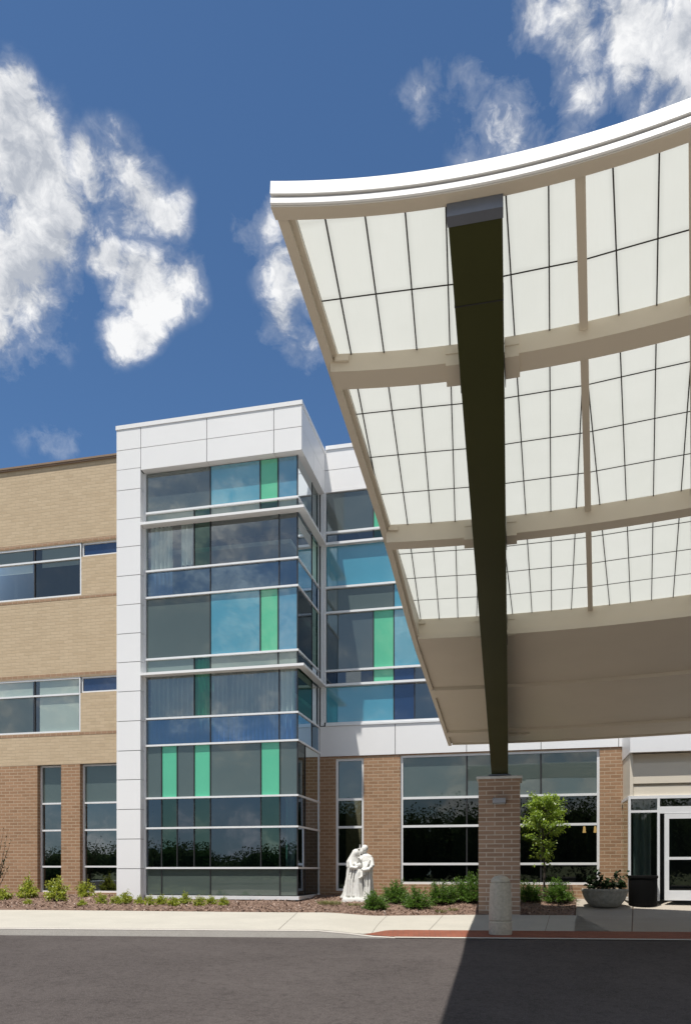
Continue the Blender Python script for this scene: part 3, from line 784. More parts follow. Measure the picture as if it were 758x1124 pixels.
# solid rear soffit with stepped joints
def Hs(r): return Hp(r) - .33
mb = MB(); swept(mb, [(14.0, Hs(14.0)+.01), (16.05, Hs(16.05)+.01), (16.05, Hs(16.05)+.12), (14.0, Hs(14.0)+.12)], off=.12)
swept(mb, [(16.45, Hs(16.45)+.01), (18.85, Hs(18.85)+.01), (18.85, Hs(18.85)+.12), (16.45, Hs(16.45)+.12)], off=.12)
swept(mb, [(19.15, Hs(19.15)-.01), (19.95, Hs(19.95)+.03), (19.95, Hs(19.95)+.12), (19.15, Hs(19.15)+.12)], off=.12)
mb.build('soffit_panel', M_soffit, K)
mb = MB(); swept(mb, [(16.05, Hs(16.05)+.1), (16.05, Hs(16.05)-.055), (16.45, Hs(16.45)-.055), (16.45, Hs(16.45)+.1)], off=.12)
swept(mb, [(18.85, Hs(18.85)+.1), (18.85, Hs(18.85)-.05), (19.15, Hs(19.15)-.05), (19.15, Hs(19.15)+.1)], off=.12)
swept(mb, [(19.96, Hs(19.96)+.0), (20.02, Hs(20)+.0), (20.02, Hs(20)+.42), (19.96, Hs(20)+.42)], off=.25)
mb.build('soffit_batten', M_soffit, K)
mb = MB(); swept(mb, [(13.8, Hp(13.8)+.02), (19.98, Hp(19.98)+.10), (19.98, Hp(19.98)+.14), (13.8, Hp(13.8)+.06)], off=.0); mb.build('metal_roof', M_white, K)
# left edge beam and inner gutter strip
def edgebar(o0, o1, hb, ht, mat, name, k0=0, k1=1):
    d = (EB-EA).normalized(); nrm = Vector((d.y, -d.x)); rings = []
    for k in frange(k0, k1, 16):
        p = edge_pt(k); rk = math.hypot(p.x-CX, p.y-CD); h = Hp(rk) - .085 - .265*sstep(.30, .56, k) - .02*k; a = p+nrm*o0; b = p+nrm*o1
        top = Hp(math.hypot(p.x-CX, p.y-CD)) + ht
        rings.append([W(a.x, a.y, h+hb), W(b.x, b.y, h+hb), W(b.x, b.y, top), W(a.x, a.y, top)])
    mb = MB(); mb.sweep(rings); return mb.build(name, mat, K)
edgebar(0, .075, 0, .045, M_soffit, 'edge_beam', -.005, 1.0)
edgebar(.0751, .118, .045, .02, M_soffit, 'edge_gutter', -.004, .6)
# right hand edge
mb = MB(); rings = []
for r in frange(6.8, 20, 20):
    w = math.degrees(.05/r); rings.append([FP(r, PHR, Hp(r)-.33), FP(r, PHR+w, Hp(r)-.33), FP(r, PHR+w, Hp(r)+.14), FP(r, PHR, Hp(r)+.14)])
mb.sweep(rings); mb.build('edge_beam', M_soffit, K)
# raked main beam
pb = math.radians(12.3); bx = lambda d: CX + (d-CD)*math.tan(pb)
HW = .1975/math.cos(pb)
def beam_ring(d, zb, zt, w=HW):
    c, s = math.cos(pb), math.sin(pb); x = bx(d); w = .1975 if w == HW else w
    return [W(x-w*c, d+w*s, zb), W(x+w*c, d-w*s, zb), W(x+w*c, d-w*s, zt), W(x-w*c, d+w*s, zt)]
BH = lambda d: 4.79 - .1927*(d-5.58)
rr = lambda d: (d-CD)/math.cos(pb)
mb = MB(); mb.sweep([beam_ring(5.58, BH(5.58), 4.885), beam_ring(7.2, BH(7.2), Hp(rr(7.2))-.008)] + [beam_ring(d, BH(d), Hp(rr(d))-.008) for d in (10, 12.5, 15)] + [beam_ring(18.42, 2.315, 3.30), beam_ring(18.95, 2.312, 3.26)])
beam = mb.build('support_beam', M_beam, K, bevel=.006)
mb = MB(); mb.sweep([beam_ring(5.50, 4.79, 4.885, .203), beam_ring(5.577, 4.775, 4.885, .203)]); mb.build('end_plate', M_plate, beam)
mb = MB(); mb.sweep([beam_ring(6.22, BH(6.22)-.003, 4.80, .1995), beam_ring(6.23, BH(6.23)-.003, 4.80, .1995)]); mb.build('splice_seam', M_dark, beam)
mb = MB(); mb.sweep([beam_ring(18.36, 2.30, 2.325, .26), beam_ring(19.0, 2.30, 2.325, .26)]); mb.build('base_plate', M_plate, beam)
# sleeves where the cross beams meet the main beam, brackets at the edge beam
for r0, drop, w in ((8.205, .172, .225), (11.01, .235, .18), (13.77, .33, .2)):
    for sd in (-1, 1):
        a = 12.3 + sd*math.degrees(.205/r0); b = a + sd*math.degrees(.125/r0); mb = MB(); rings = []
        for ph in (min(a, b), max(a, b)):
            rings.append([FP(r0-.02, ph, Hp(r0)-.02), FP(r0-.02, ph, Hp(r0)-.10), FP(r0-.012, ph, Hp(r0)-.10), FP(r0-.012, ph, Hp(r0)-drop-.03), FP(r0+w+.03, ph, Hp(r0)-drop-.03-.122*w), FP(r0+w+.03, ph, Hp(r0)-.05)])
        mb.sweep(rings); mb.build('bracket', M_soffit, K)
        mb = MB(); c = 12.3 + sd*math.degrees(.2005/r0); e = sd*math.degrees(.003/r0)
        mb.sweep([[FP(r0+.0, p, Hp(r0)-drop+.03), FP(r0+.0, p, Hp(r0)-drop-.06), FP(r0+w+.1, p, Hp(r0)-drop-.09), FP(r0+w+.1, p, Hp(r0)-drop)] for p in (c-e, c+e)]); mb.build('hanger_plate', M_dark, K)
    a = phiL(r0)+.65*8.2/r0; mb = MB()
    mb.sweep([[FP(r0-.03, p, Hp(r0)-.03), FP(r0-.03, p, Hp(r0)-.09), FP(r0-.001, p, Hp(r0)-.09), FP(r0-.001, p, Hp(r0)-.03)] for p in (a, a+.9*8.2/r0)]); mb.build('bracket', M_soffit, K)
# drain pipe stub below the rear soffit
a = 13.5; Hq = Hs(19.0)-.02
p0, p1, p2 = FP(19.05, 12.95, Hq-.06), FP(19.05, 14.0, Hq-.07), FP(19.05, 14.35, Hq+.10)
MB().tube([p0, FP(19.05, 13.5, Hq-.065), p1, FP(19.05, 14.3, Hq-.05), p2], .035, 10).tube([FP(19.05, 13.55, Hq-.06), FP(19.05, 13.55, Hq+.06)], .05, 10).build('drain_pipe', M_soffit, K, smooth=True)

# ------------------------------------------------------------------ pier
px, pd = 3.83, 18.80
pc = W(px, pd, 0); base = gz(px, 18.3)
P = thing('brick_pier', 'square brown brick pier with pale stone cap carrying the canopy beam', 'pier', (pc.x, pc.y, EYE+base))
mb = MB(); mb.box(pc.x-.495, pc.x+.495, pc.y-.495, pc.y+.495, EYE+base-.2, EYE+2.205); mb.build('shaft', M_pier, P, bevel=.006)
mb = MB(); x, y, z = pc.x, pc.y, EYE+2.205
mb.sweep([[(x-w, y-w, z+h), (x+w, y-w, z+h), (x+w, y+w, z+h), (x-w, y+w, z+h)] for w, h in ((.545, 0), (.545, .062), (.40, .088))]); mb.build('cap_stone', M_capst, P, bevel=.008)
y0 = pc.y-.497
lx = pc.x+.0; lz = EYE+1.66
wl = thing('wall_light', 'small grey box wall light fixed to the brick pier', 'wall light', (lx, y0, lz))
mb = MB(); mb.hexa([(lx-.155, y0-.13, lz-.05), (lx+.155, y0-.13, lz-.05), (lx+.155, y0, lz-.07), (lx-.155, y0, lz-.07)], [(lx-.155, y0-.13, lz+.07), (lx+.155, y0-.13, lz+.07), (lx+.155, y0, lz+.07), (lx-.155, y0, lz+.07)])
mb.build('housing', M_fix, wl, bevel=.006)
MB().box(lx-.13, lx+.13, y0-.11, y0-.03, lz-.078, lz-.062).build('lens', M_lens, wl)

# ------------------------------------------------------------------ bollard
p = G(2.92, 14.27)
b = thing('bollard', 'domed exposed aggregate concrete bollard on the red paver strip', 'bollard', p)
MB().lathe([(.212, 0), (.216, .01), (.216, .235), (.206, .245)], 40, p).build('base', M_conc, b, smooth=True)
MB().lathe([(.195, .246), (.195, .262), (.212, .27), (.214, .36), (.209, .60), (.196, .88), (.186, .965), (.176, .972)], 40, p).build('shaft', M_conc, b, smooth=True)
MB().lathe([(.172, .9725), (.172, .982), (.182, .988), (.178, 1.01), (.160, 1.05), (.125, 1.085), (.075, 1.105), (.02, 1.111)], 40, p).build('cap', M_conc, b, smooth=True)

# ------------------------------------------------------------------ bin, planter bowl
p = G(7.66, 19.5)
t = thing('litter_bin', 'black round litter bin standing beside the entrance glass', 'bin', p)
MB().lathe([(.335, 0), (.345, .02), (.352, .66), (.353, .70)], 40, p).build('body', M_bin, t, smooth=True)
MB().lathe([(.352, .702), (.37, .712), (.372, .765), (.355, .782), (.335, .782), (.33, .70), (.05, .69)], 40, p).build('rim', M_bin, t, smooth=True)
p = G(6.63, 19.35)
t = thing('planter_bowl', 'wide round concrete planter bowl on the entrance walk', 'planter', p)
MB().lathe([(.30, 0), (.33, .012), (.40, .07), (.49, .19), (.545, .33), (.56, .40), (.575, .412), (.575, .455), (.555, .468), (.52, .468), (.505, .43), (.40, .41), (.01, .42)], 48, p).build('bowl', M_bowl, t, smooth=True)
MB().lathe([(.50, .422), (.3, .44), (.01, .45)], 30, p).build('soil', M_mulch, t)
PLP = p + Vector((0, 0, .43))

# ------------------------------------------------------------------ plants
def leaf(mb, p, dirv, l, w, droop=.2, roll=None):
    dirv = dirv.normalized(); side = dirv.cross(Vector((0, 0, 1)))
    if side.length < .05: side = Vector((1, 0, 0))
    side.normalize()
    r = Matrix.Rotation(roll if roll is not None else random.uniform(-1.2, 1.2), 3, dirv); side = r @ side
    nrm = side.cross(dirv)
    a = p; m = p + dirv*l*.5; e = p + dirv*l - Vector((0, 0, l*droop))
    k = len(mb.v); mb.v += [tuple(a), tuple(m + side*w - nrm*w*.2), tuple(e), tuple(m - side*w - nrm*w*.2)]; mb.f.append((k, k+1, k+2, k+3))
def rdir(zlo=-1):
    while True:
        v = Vector((random.uniform(-1, 1), random.uniform(-1, 1), random.uniform(zlo, 1)))
        if .1 < v.length < 1: return v.normalized()
def shrub_mesh(rx, rz, nb, per, ll, lw, lumps, seed, mat, name, cover=.75, upb=.5):
    random.seed(seed); mb = MB(); stems = MB()
    for i in range(nb):
        d = rdir(-.15); d.z = abs(d.z)*1.0 + .05
        lump = 1 + lumps*noise.noise(d*2.1 + Vector((seed, 0, 0)))
        R_ = random.uniform(cover, 1.0)*lump
        tip = Vector((d.x*rx*R_, d.y*rx*R_, .04 + d.z*rz*R_*(1 if d.z > 0 else .3)))
        st = Vector((d.x*.04, d.y*.04, 0)); mid = st.lerp(tip, .5) + Vector((0, 0, .12*rz))
        if i % 3 == 0: stems.tube([st, mid, tip], [.007, .005, .002], 4)
        for k in range(per):
            q = mid.lerp(tip, random.uniform(.0, 1.08)) + rdir()*ll*random.uniform(.1, .9)
            if q.z < .01: q.z = random.uniform(.01, .08)
            leaf(mb, q, (tip-mid).normalized() + rdir()*1.1 + Vector((0, 0, upb)), ll*random.uniform(.7, 1.25), lw*random.uniform(.8, 1.2))
    root = bpy.data.objects.new(name, None); C.objects.link(root)
    mb.build('foliage', mat, root); stems.build('stem', M_bark, root); return root
def dup(root):
    r = root.copy(); C.objects.link(r)
    for ch in list(root.children): c = ch.copy(); C.objects.link(c); c.parent = r
    return r
def place_all(protos, spots, cat, group):
    used = set()
    for i, (x, d, s, sz, label) in enumerate(spots):
        pr = protos[i % len(protos)]
        o = pr if i < len(protos) else dup(pr)
        o.location = G(x, d, .0); o.scale = (s, s, s*sz); o.rotation_euler.z = i*2.39
        tag(o, label, cat, group)
def XD(u, d): return (u-379)/830*d, d
yews = [shrub_mesh(.40, .62, 260, 16, .055, .011, .45, s, M_yew, 'evergreen_shrub', .6, .7) for s in (3, 11, 23)]
sp = []
for u, d, s, sz, lab in ((411, 19.0, .92, .9, 'low dark evergreen shrub in front of the statue'), (434, 20.2, 1.05, .9, 'dark evergreen shrub just right of the statue, set further back'),
    (457, 19.3, 1.0, .88, 'dark evergreen shrub in the middle of the front row under the wide window'), (484, 20.0, 1.08, .9, 'bright topped evergreen shrub below the left half of the wide window'),
    (504, 20.3, 1.05, .95, 'evergreen shrub second to the left of the brick pier'), (521, 20.2, 1.22, 1.02, 'tallest evergreen shrub touching the left side of the brick pier'),
    (580, 20.2, 1.0, .92, 'shaded evergreen shrub touching the right side of the brick pier'), (612, 20.0, 1.12, .9, 'shaded evergreen shrub between the young tree and the planter bowl')):
    x, d = XD(u, d); sp.append((x, d, s, sz, lab))
place_all(yews, sp, 'shrub', 'evergreen shrubs under the ground floor windows')
spir = [shrub_mesh(.36, .55, 70, 15, .085, .026, .55, s, M_spirea, 'leafy_shrub', .55, .35) for s in (5, 17, 29, 41)]
sp = []
for u, d, s, sz, lab in ((3, 21.6, .9, .9, 'bright green leafy shrub at the far left end of the planting bed'), (31, 22.2, 1.12, 1.1, 'large bright green shrub below the narrower left window'),
    (62, 21.3, 1.2, 1.1, 'largest yellow green shrub in front of the brick strip between the left windows'), (95, 22.4, .95, 1.2, 'upright bright green shrub below the wider left window'),
    (31, 20.4, .45, .8, 'tiny green shrub in front of the large shrub by the narrower left window'), (90, 20.0, .5, .7, 'tiny green shrub near the pavement below the wider left window'),
    (111, 20.2, .62, 1.0, 'small green shrub left of the white tower column'), (127, 20.3, .6, .95, 'small green shrub at the left foot of the white tower column'),
    (138, 20.5, .66, 1.1, 'small green shrub in front of the white tower column'), (153, 20.2, .55, .9, 'small green shrub at the right foot of the white tower column'),
    (164, 19.9, .55, 1.0, 'small green shrub at the left end of the tower glass'), (178, 20.2, .62, .95, 'small green shrub second from the left below the tower glass'),
    (191, 19.7, .62, .9, 'low green shrub third from the left below the tower glass'), (203, 20.2, .66, 1.0, 'small green shrub fourth from the left below the tower glass'),
    (219, 19.6, .62, .9, 'low green shrub near the pavement below the middle of the tower glass'), (231, 20.0, .58, .95, 'small green shrub second from the right in the row below the tower glass'),
    (245, 19.8, .52, 1.0, 'rightmost small green shrub in the row below the tower glass')):
    x, d = XD(u, d); sp.append((x, d, s*.78, sz*1.08, lab))
place_all(spir, sp, 'shrub', 'bright green shrubs along the left planting bed')
def tuft(u, d, n, h, sp_, label, seed):
    random.seed(seed); x, d = XD(u, d); p = G(x, d); mb = MB()
    for _ in range(n):
        a = random.uniform(0, 2*PI); r = sp_*random.random()**.7; st = Vector((p.x+r*math.cos(a), p.y+r*math.sin(a)*.7, p.z+.02))
        leaf(mb, st, Vector((math.cos(a)*.7+rnd(.3), math.sin(a)*.7+rnd(.3), 1.1)), h*random.uniform(.5, 1.1), .006, .25)
    tag(mb.build('grass_tuft', M_grass, None, p), label, 'grass', 'grass tufts in the mulch bed')
tuft(362, 19.7, 260, .22, .30, 'pale grass tuft left of the statue base', 1)
tuft(389, 19.6, 130, .16, .20, 'sparse grass tuft in front of the statue base', 2)
tuft(484, 18.5, 90, .16, .12, 'thin grass tuft in front of the evergreen shrubs, left one', 3)
tuft(497, 18.7, 70, .18, .10, 'thin grass tuft in front of the evergreen shrubs, nearest the pier', 4)
# young tree
random.seed(77)
x, d = XD(596, 20.4); tp = G(x, d)
T = thing('young_tree', 'slender young tree with bright green crown right of the brick pier', 'tree', tp)
mb = MB(); lv = MB()
trunk = [tp + Vector((.0+.03*math.sin(z*2), .02*math.cos(z*1.7), z)) for z in (-.1, .4, .9, 1.4, 1.9, 2.4, 2.75)]
mb.tube(trunk, [.035, .03, .027, .023, .018, .011, .005], 8)
for i in range(58):
    k = random.random()**.62
    z = 1.0 + 1.72*k; a = random.uniform(0, 2*PI)
    reach = (.24 + .46*math.exp(-((z-2.12)/.48)**2)) * random.uniform(.65, 1.15) * (1.08 if math.cos(a) > 0 else .92)
    st = tp + Vector((.02, 0, z)); tip = st + Vector((math.cos(a)*reach, math.sin(a)*reach, random.uniform(.02, .28)))
    mid = st.lerp(tip, .5) + Vector((0, 0, .06)); mb.tube([st, mid, tip], [.009, .006, .002], 5)
    nl = 95 if z > 1.55 else 36
    for _ in range(nl):
        q = st.lerp(tip, random.uniform(.3, 1.05)) + rdir()*random.uniform(.0, .13)
        leaf(lv, q, (tip-st).normalized()*.6 + rdir() + Vector((0, 0, -.15)), random.uniform(.05, .085), random.uniform(.016, .026), .25)
for _ in range(60):
    q = tp + Vector((rnd(.3), rnd(.3), random.uniform(1.0, 1.7))); leaf(lv, q, rdir(), .09, .028)
mb.build('trunk', M_bark, T, smooth=True); lv.build('crown', M_tree, T)
# plant in the bowl
random.seed(5)
Q = thing('potted_plant', 'dark leafy plant growing out of the concrete planter bowl', 'plant', PLP)
mb = MB(); st = MB()
for i in range(46):
    a = random.uniform(0, 2*PI); r = .42*random.random()**.5; bz = Vector((math.cos(a)*r*.5, math.sin(a)*r*.5, 0)); h = random.uniform(.12, .34)
    if i % 9 == 0: h = random.uniform(.42, .58)
    tip = Vector((math.cos(a)*r*1.15 + (.13 if h > .4 else 0), math.sin(a)*r*1.1, h)); st.tube([PLP+bz, PLP+bz.lerp(tip, .6)+Vector((0, 0, .04)), PLP+tip], [.007, .005, .003], 5)
    for _ in range(8): leaf(mb, PLP+bz.lerp(tip, random.uniform(.5, 1.05)), Vector((math.cos(a), math.sin(a), .3))+rdir()*.9, random.uniform(.10, .17), random.uniform(.03, .05), .35)
mb.build('leaves', M_dkleaf, Q); st.build('stem', M_bark, Q)
# twiggy shrub at the left border
random.seed(9)
x, d = XD(-7, 22.2); p = G(x, d)
T2 = thing('bare_shrub', 'twiggy reddish shrub at the left border before the brick wall', 'shrub', p)
mb = MB(); lv = MB()
for i in range(26):
    a = random.uniform(0, 2*PI); r = random.uniform(.2, .62); tip = p + Vector((math.cos(a)*r, math.sin(a)*r*.6, random.uniform(.8, 2.1)))
    mid = p.lerp(tip, .5) + Vector((rnd(.08), 0, .1)); mb.tube([p, mid, tip], [.012, .008, .002], 5)
    for _ in range(7): leaf(lv, mid.lerp(tip, random.random()), rdir(), .07, .02)
mb.build('branch', M_bark, T2); lv.build('foliage', M_dkleaf, T2)

# ------------------------------------------------------------------ statue: carved group
random.seed(2)
x, d = XD(395, 20.75); sb = G(x, d, .0)
S = thing('statue', 'white marble statue of two robed adults with a child on a low base', 'statue', sb)
mb = MB()
def sect(cx, cy, z, rx, ry, fold, nf, ph, k=56, yaw=0):
    ring = []
    for i in range(k):
        a = i*2*PI/k; f = 1 + fold*(.9*(1-1.6*abs(math.sin(nf*.5*a+ph))) + .4*math.sin((nf*1.7)//1*a + ph*1.9 + 1))
        X, Y = rx*f*math.cos(a), ry*f*math.sin(a); ring.append((sb.x+cx+X*math.cos(yaw)-Y*math.sin(yaw), sb.y+cy+X*math.sin(yaw)+Y*math.cos(yaw), sb.z+z))
    return ring
def robe(prof, fold=.10, nf=9, yaw=0, tw=1.2):
    n = 44; rings = []
    for i in range(n+1):
        k = i/n*(len(prof)-1); a = int(min(k, len(prof)-2)); t = k-a; t = t*t*(3-2*t)
        q = [prof[a][j]+(prof[a+1][j]-prof[a][j])*t for j in range(5)]
        rings.append(sect(q[0], q[1], q[2], q[3], q[4], fold*max(.15, min(1, (1.30-q[2])*1.3)), nf, tw*q[2]*2.2, yaw=yaw))
    mb.sweep(rings)
def ball(c, rx, ry, rz, n=14):
    rings = []
    for i in range(1, n):
        th = PI*i/n; rings.append([(sb.x+c[0]+rx*math.sin(th)*math.cos(p*2*PI/20), sb.y+c[1]+ry*math.sin(th)*math.sin(p*2*PI/20), sb.z+c[2]-rz*math.cos(th)) for p in range(20)])
    mb.sweep(rings)
def limb(pts, rads): mb.tube([Vector(q)+sb for q in pts], rads, 12)
# (cx, cy, z, rx, ry)
robe([(-.25, .0, .10, .27, .22), (-.23, .0, .28, .21, .19), (-.21, .0, .60, .17, .16), (-.20, 0, .85, .165, .15), (-.20, 0, 1.05, .165, .14), (-.19, 0, 1.17, .14, .11), (-.15, 0, 1.25, .065, .06)], .24, 10)
ball((-.10, -.02, 1.33), .083, .092, .105); ball((-.035, -.03, 1.315), .022, .018, .022)          # head turned to the right, nose
robe([(-.21, .0, .95, .178, .15), (-.215, 0, 1.10, .168, .135), (-.185, .0, 1.22, .125, .115), (-.135, .0, 1.33, .105, .11), (-.115, -.0, 1.41, .085, .09), (-.105, 0, 1.445, .03, .03)], .05, 7)
limb([(-.25, -.10, 1.10), (-.20, -.19, .93), (-.06, -.20, .92), (.0, -.18, .97)], [.065, .062, .048, .03])
limb([(-.12, -.12, 1.05), (-.05, -.17, .98), (.03, -.16, 1.05)], [.055, .05, .028])
for k, q in enumerate((-.30, -.24, -.17, -.10)): limb([(q+.05, -.15, 1.05-.04*k), (q+.0, -.20, .6), (q-.02, -.21, .16)], [.02, .026, .034])
robe([(.17, .05, .10, .22, .20), (.17, .05, .35, .175, .165), (.17, .05, .70, .165, .155), (.17, .05, .95, .18, .155), (.17, .05, 1.13, .20, .145), (.165, .05, 1.25, .16, .11), (.14, .04, 1.33, .06, .055)], .22, 8, .4)
ball((.115, .02, 1.435), .085, .095, .112); ball((.06, -.02, 1.37), .05, .055, .075); ball((.045, -.03, 1.435), .02, .018, .024); ball((.125, .04, 1.465), .092, .10, .095)
limb([(.31, -.02, 1.18), (.36, -.10, .98), (.28, -.19, .88), (.14, -.20, .86), (.08, -.18, .90)], [.07, .068, .055, .045, .03])
limb([(.05, -.05, 1.17), (-.02, -.12, 1.12), (.0, -.16, 1.22)], [.06, .05, .03])
for k in range(5): limb([(.30-.05*k, -.12, 1.14-.02*k), (.22-.02*k, -.18, .97-.03*k), (.30-.06*k, -.17, .80-.04*k)], [.018, .024, .016])
for k, q in enumerate((.06, .14, .21, .28)): limb([(q, -.10, .85), (q+.01, -.14, .5), (q+.02, -.15, .14)], [.02, .026, .032])
robe([(.0, -.17, .10, .13, .11), (.0, -.17, .35, .105, .095), (.0, -.16, .62, .10, .085), (.01, -.15, .80, .105, .08), (.01, -.15, .90, .06, .05)], .2, 6)    # child
ball((.015, -.165, .99), .062, .068, .08); limb([(.09, -.18, .82), (.10, -.24, .68), (.03, -.26, .64)], [.036, .032, .02])
limb([(.0, -.02, 1.10), (.005, -.03, 1.40), (.005, -.03, 1.56)], [.02, .018, .014]); limb([(-.055, -.03, 1.45), (.065, -.03, 1.45)], [.016, .016])          # staff with cross
st = mb.build('figures', M_marble, S, smooth='all')
rm = st.modifiers.new('blend', 'REMESH'); rm.mode = 'VOXEL'; rm.voxel_size = .0085; rm.use_smooth_shade = True
sm = st.modifiers.new('soften', 'SMOOTH'); sm.factor = .5; sm.iterations = 1
mb = MB(); rings = []
for w, z in ((1.0, -.05), (1.0, .055), (.985, .075), (.93, .115)):
    rings.append([(sb.x-.01+.47*w*math.copysign(abs(math.cos(a))**.6, math.cos(a)), sb.y-.03+.33*w*math.copysign(abs(math.sin(a))**.6, math.sin(a)), sb.z+z) for a in [i*2*PI/40 for i in range(40)]])
mb.sweep(rings); mb.build('base', M_marble, S, smooth=True)

# ------------------------------------------------------------------ wood across the car park (seen in the glass)
random.seed(31)
mb = MB()
for i in range(150):
    cx = (-130 + i*2.4 + rnd(1.2)) if i < 92 else (-28 + (i-92)*2.0 + rnd(1.)); cy = (-52 if i < 92 else -57) + rnd(3)
    hh = random.uniform(4.2, 6.5) if cx < -24 else random.uniform(10.6, 11.8); rw = random.uniform(2.2, 3.6)
    rings = []
    for a in range(1, 9):
        th = PI*a/9
        rings.append([(cx + rw*.58*math.sin(th)*math.cos(b*PI/6)*(1+.35*noise.noise(Vector((cx+b, a, 0)))), cy + rw*.58*math.sin(th)*math.sin(b*PI/6), -1.0+hh*.45-hh*.36*math.cos(th)) for b in range(12)])
    mb.sweep(rings)
    for _ in range(900):
        v = rdir(-1); v = v*(random.uniform(.62, 1.0) + .16*noise.noise(v*2.2 + Vector((cx, 0, 0)))); p = Vector((cx+v.x*rw*1.15, cy+v.y*rw*1.15, -1.0+hh*.5+v.z*hh*.5))
        leaf(mb, p, rdir(), random.uniform(.22, .38), random.uniform(.10, .16))
tag(mb.build('distant_wood', M_wood), 'distant row of green trees beyond the car park', 'wood', kind='stuff')

# ------------------------------------------------------------------ camera
cam = bpy.data.cameras.new('camera'); co = bpy.data.objects.new('camera', cam); C.objects.link(co)
cam.sensor_fit = 'HORIZONTAL'; cam.sensor_width = 36; cam.lens = 36*F; cam.shift_y = (955-562)/758
cam.clip_end = 6000; cam.clip_start = .05
co.location = (0, 0, EYE); co.rotation_euler = (PI/2, 0, YAW)
bpy.context.scene.camera = co

# ------------------------------------------------------------------ sun and sky
EL, AZ = math.radians(69.3), math.radians(24.3)
sun = bpy.data.lights.new('sun', 'SUN'); sun.energy = 5.7; sun.angle = math.radians(.53); sun.color = (1, .955, .88)
so = bpy.data.objects.new('sun', sun); C.objects.link(so)
ray = Vector((math.sin(AZ)*math.cos(EL), math.cos(AZ)*math.cos(EL), -math.sin(EL)))
so.rotation_euler = ray.to_track_quat('-Z', 'Y').to_euler(); so.location = (-20, -40, 60)
w = bpy.data.worlds.new('World'); bpy.context.scene.world = w; w.use_nodes = True
nt = w.node_tree; nt.nodes.clear()
out = nt.nodes.new('ShaderNodeOutputWorld'); bg = nt.nodes.new('ShaderNodeBackground'); bg.inputs[1].default_value = .1
sk = nt.nodes.new('ShaderNodeTexSky'); sk.sky_type = 'NISHITA'; sk.sun_disc = False; sk.sun_elevation = EL; sk.sun_rotation = PI + AZ
sk.altitude = 200; sk.air_density = 1.0; sk.dust_density = .3; sk.ozone_density = 2.0
SKY_TINT = (.74, .98, 1.16)
geo = nt.nodes.new('ShaderNodeTexCoord'); dirv = geo.outputs['Generated']
skc = mixc(nt, 1.0, sk.outputs[0], SKY_TINT, 'MULTIPLY')
def skydir(u, v):
    p, q = (u-379)/830, (955-v)/830
    return Vector((p*ca-sa, p*sa+ca, q)).normalized()
def vm(op, a, b):
    n = nt.nodes.new('ShaderNodeVectorMath'); n.operation = op
    for i, v in enumerate((a, b)):
        if isinstance(v, (tuple, Vector)): n.inputs[i].default_value = tuple(v)
        else: nt.links.new(v, n.inputs[i])
    return n
blobs = [(5,110,50,1),(22,190,75,1.1),(45,270,70,1.1),(5,320,75,1.1),(70,225,50,.9),(15,380,32,.9),
 (115,190,40,.8),(158,212,48,.95),(190,228,34,.9),(110,250,34,.6),
 (128,288,44,1),(165,315,56,1.1),(162,365,38,1),(200,298,30,.8),(152,393,20,.8),
 (300,270,36,.75),(316,315,42,.9),(305,350,32,.75),(332,380,30,.7),(268,262,22,.4),
 (590,8,44,1),(630,30,56,1.1),(642,85,36,1),(700,20,66,1.05),(740,60,56,1.0),(752,110,50,1.0),(760,20,50,1.1),(690,70,36,.6),
 (515,100,34,.60),(555,135,48,.72),(598,158,42,.62),(475,105,34,.50),(545,172,40,.58),(570,100,30,.45),(55,480,24,.34),(640,140,24,.5)]
acc = None
wn2 = nt.nodes.new('ShaderNodeTexNoise'); wn2.inputs['Scale'].default_value = 30; wn2.inputs['Detail'].default_value = 3; L(nt, dirv, wn2.inputs['Vector'])
wd2 = vm('ADD', dirv, vm('MULTIPLY', vm('SUBTRACT', wn2.outputs['Color'], (.5, .5, .5)).outputs[0], (.03, .03, .03)).outputs[0]).outputs[0]
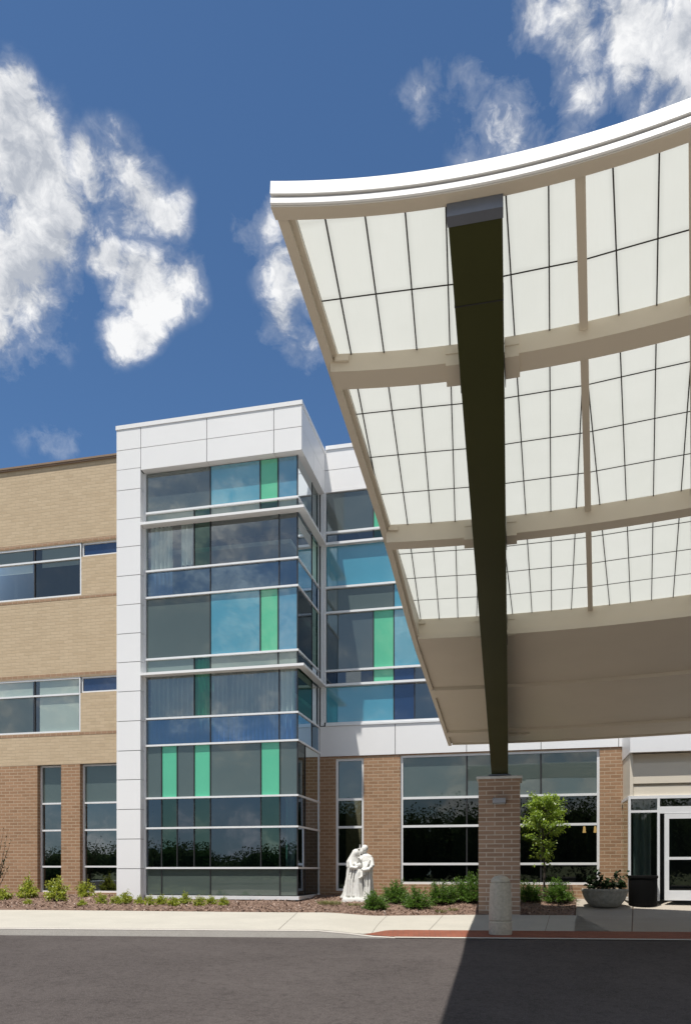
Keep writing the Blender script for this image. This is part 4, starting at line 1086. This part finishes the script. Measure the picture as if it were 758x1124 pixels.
# domain warp makes the outlines ragged
wn = nt.nodes.new('ShaderNodeTexNoise'); wn.inputs['Scale'].default_value = 9; wn.inputs['Detail'].default_value = 4; L(nt, dirv, wn.inputs['Vector'])
warp = vm('MULTIPLY', vm('SUBTRACT', wn.outputs['Color'], (.5, .5, .5)).outputs[0], (.09, .09, .09)).outputs[0]
wd = vm('ADD', dirv, warp).outputs[0]
for u, v, r, s in blobs:
    if u < 235: u -= 13 if u > 95 else 4; v -= 3; r *= .92 if u > 70 else 1
    c = skydir(u, v); q = math.hypot((u-379)/830, (955-v)/830); rad = r/830/(1+q*q)**.75*1.62
    dn = vm('DISTANCE', wd, c)
    mr = nt.nodes.new('ShaderNodeMapRange'); mr.interpolation_type = 'SMOOTHSTEP'; mr.inputs[1].default_value = 0; mr.inputs[2].default_value = rad; mr.inputs[3].default_value = s; mr.inputs[4].default_value = 0
    L(nt, dn.outputs['Value'], mr.inputs[0])
    acc = mr.outputs[0] if acc is None else math_n(nt, 'MAXIMUM', acc, mr.outputs[0])
# clouds elsewhere in the sky (seen in the glass)
n_far = noise_n(nt, mapped(nt, dirv, (2.2, 2.2, 4.0)), 1.5, 6, .55)
facing = vm('DOT_PRODUCT', dirv, (-sa, ca, 0)).outputs['Value']
far = math_n(nt, 'MULTIPLY', ramp(nt, n_far, .42, .62, .15, .85), ramp(nt, facing, .05, -.15))
acc = math_n(nt, 'MAXIMUM', acc, far)
def cloudnoise(vec):
    a = noise_n(nt, vec, 7.5, 5, .58); b = noise_n(nt, mapped(nt, vec, (1, 1, 1.25)), 27, 7, .68)
    return math_n(nt, 'ADD', math_n(nt, 'MULTIPLY', a, .62), math_n(nt, 'MULTIPLY', b, .38))
fb = cloudnoise(wd2); fb2 = cloudnoise(vm('ADD', wd2, (-.010, -.012, .022)).outputs[0])
val = math_n(nt, 'ADD', acc, math_n(nt, 'MULTIPLY', math_n(nt, 'SUBTRACT', fb, .5), 3.3))
core = ramp(nt, val, .36, .80)
wisp = ramp(nt, val, .10, .55, 0, .26)
dens = math_n(nt, 'MAXIMUM', core, wisp)
dens = math_n(nt, 'MULTIPLY', dens, ramp(nt, acc, .02, .22))
lit = math_n(nt, 'ADD', math_n(nt, 'MULTIPLY', math_n(nt, 'SUBTRACT', fb, fb2), 3.4), math_n(nt, 'MULTIPLY', val, -.10))
shade = ramp(nt, lit, -.38, .20)
cc = mixc(nt, shade, (4.7, 5.05, 5.7), (9.5, 9.55, 9.65))
skc = mixc(nt, ramp(nt, facing, .25, -.6, 0, .55), skc, (3.3, 4.0, 4.7))
fin = mixc(nt, dens, skc, cc)
L(nt, fin, bg.inputs[0]); L(nt, bg.outputs[0], out.inputs[0])

sc = bpy.context.scene
sc.view_settings.view_transform = 'Standard'; sc.view_settings.look = 'None'; sc.view_settings.exposure = 0; sc.view_settings.gamma = 1
sc.cycles.max_bounces = 8; sc.cycles.transparent_max_bounces = 12; sc.cycles.caustics_reflective = False; sc.cycles.caustics_refractive = False
sc.render.engine = 'CYCLES'
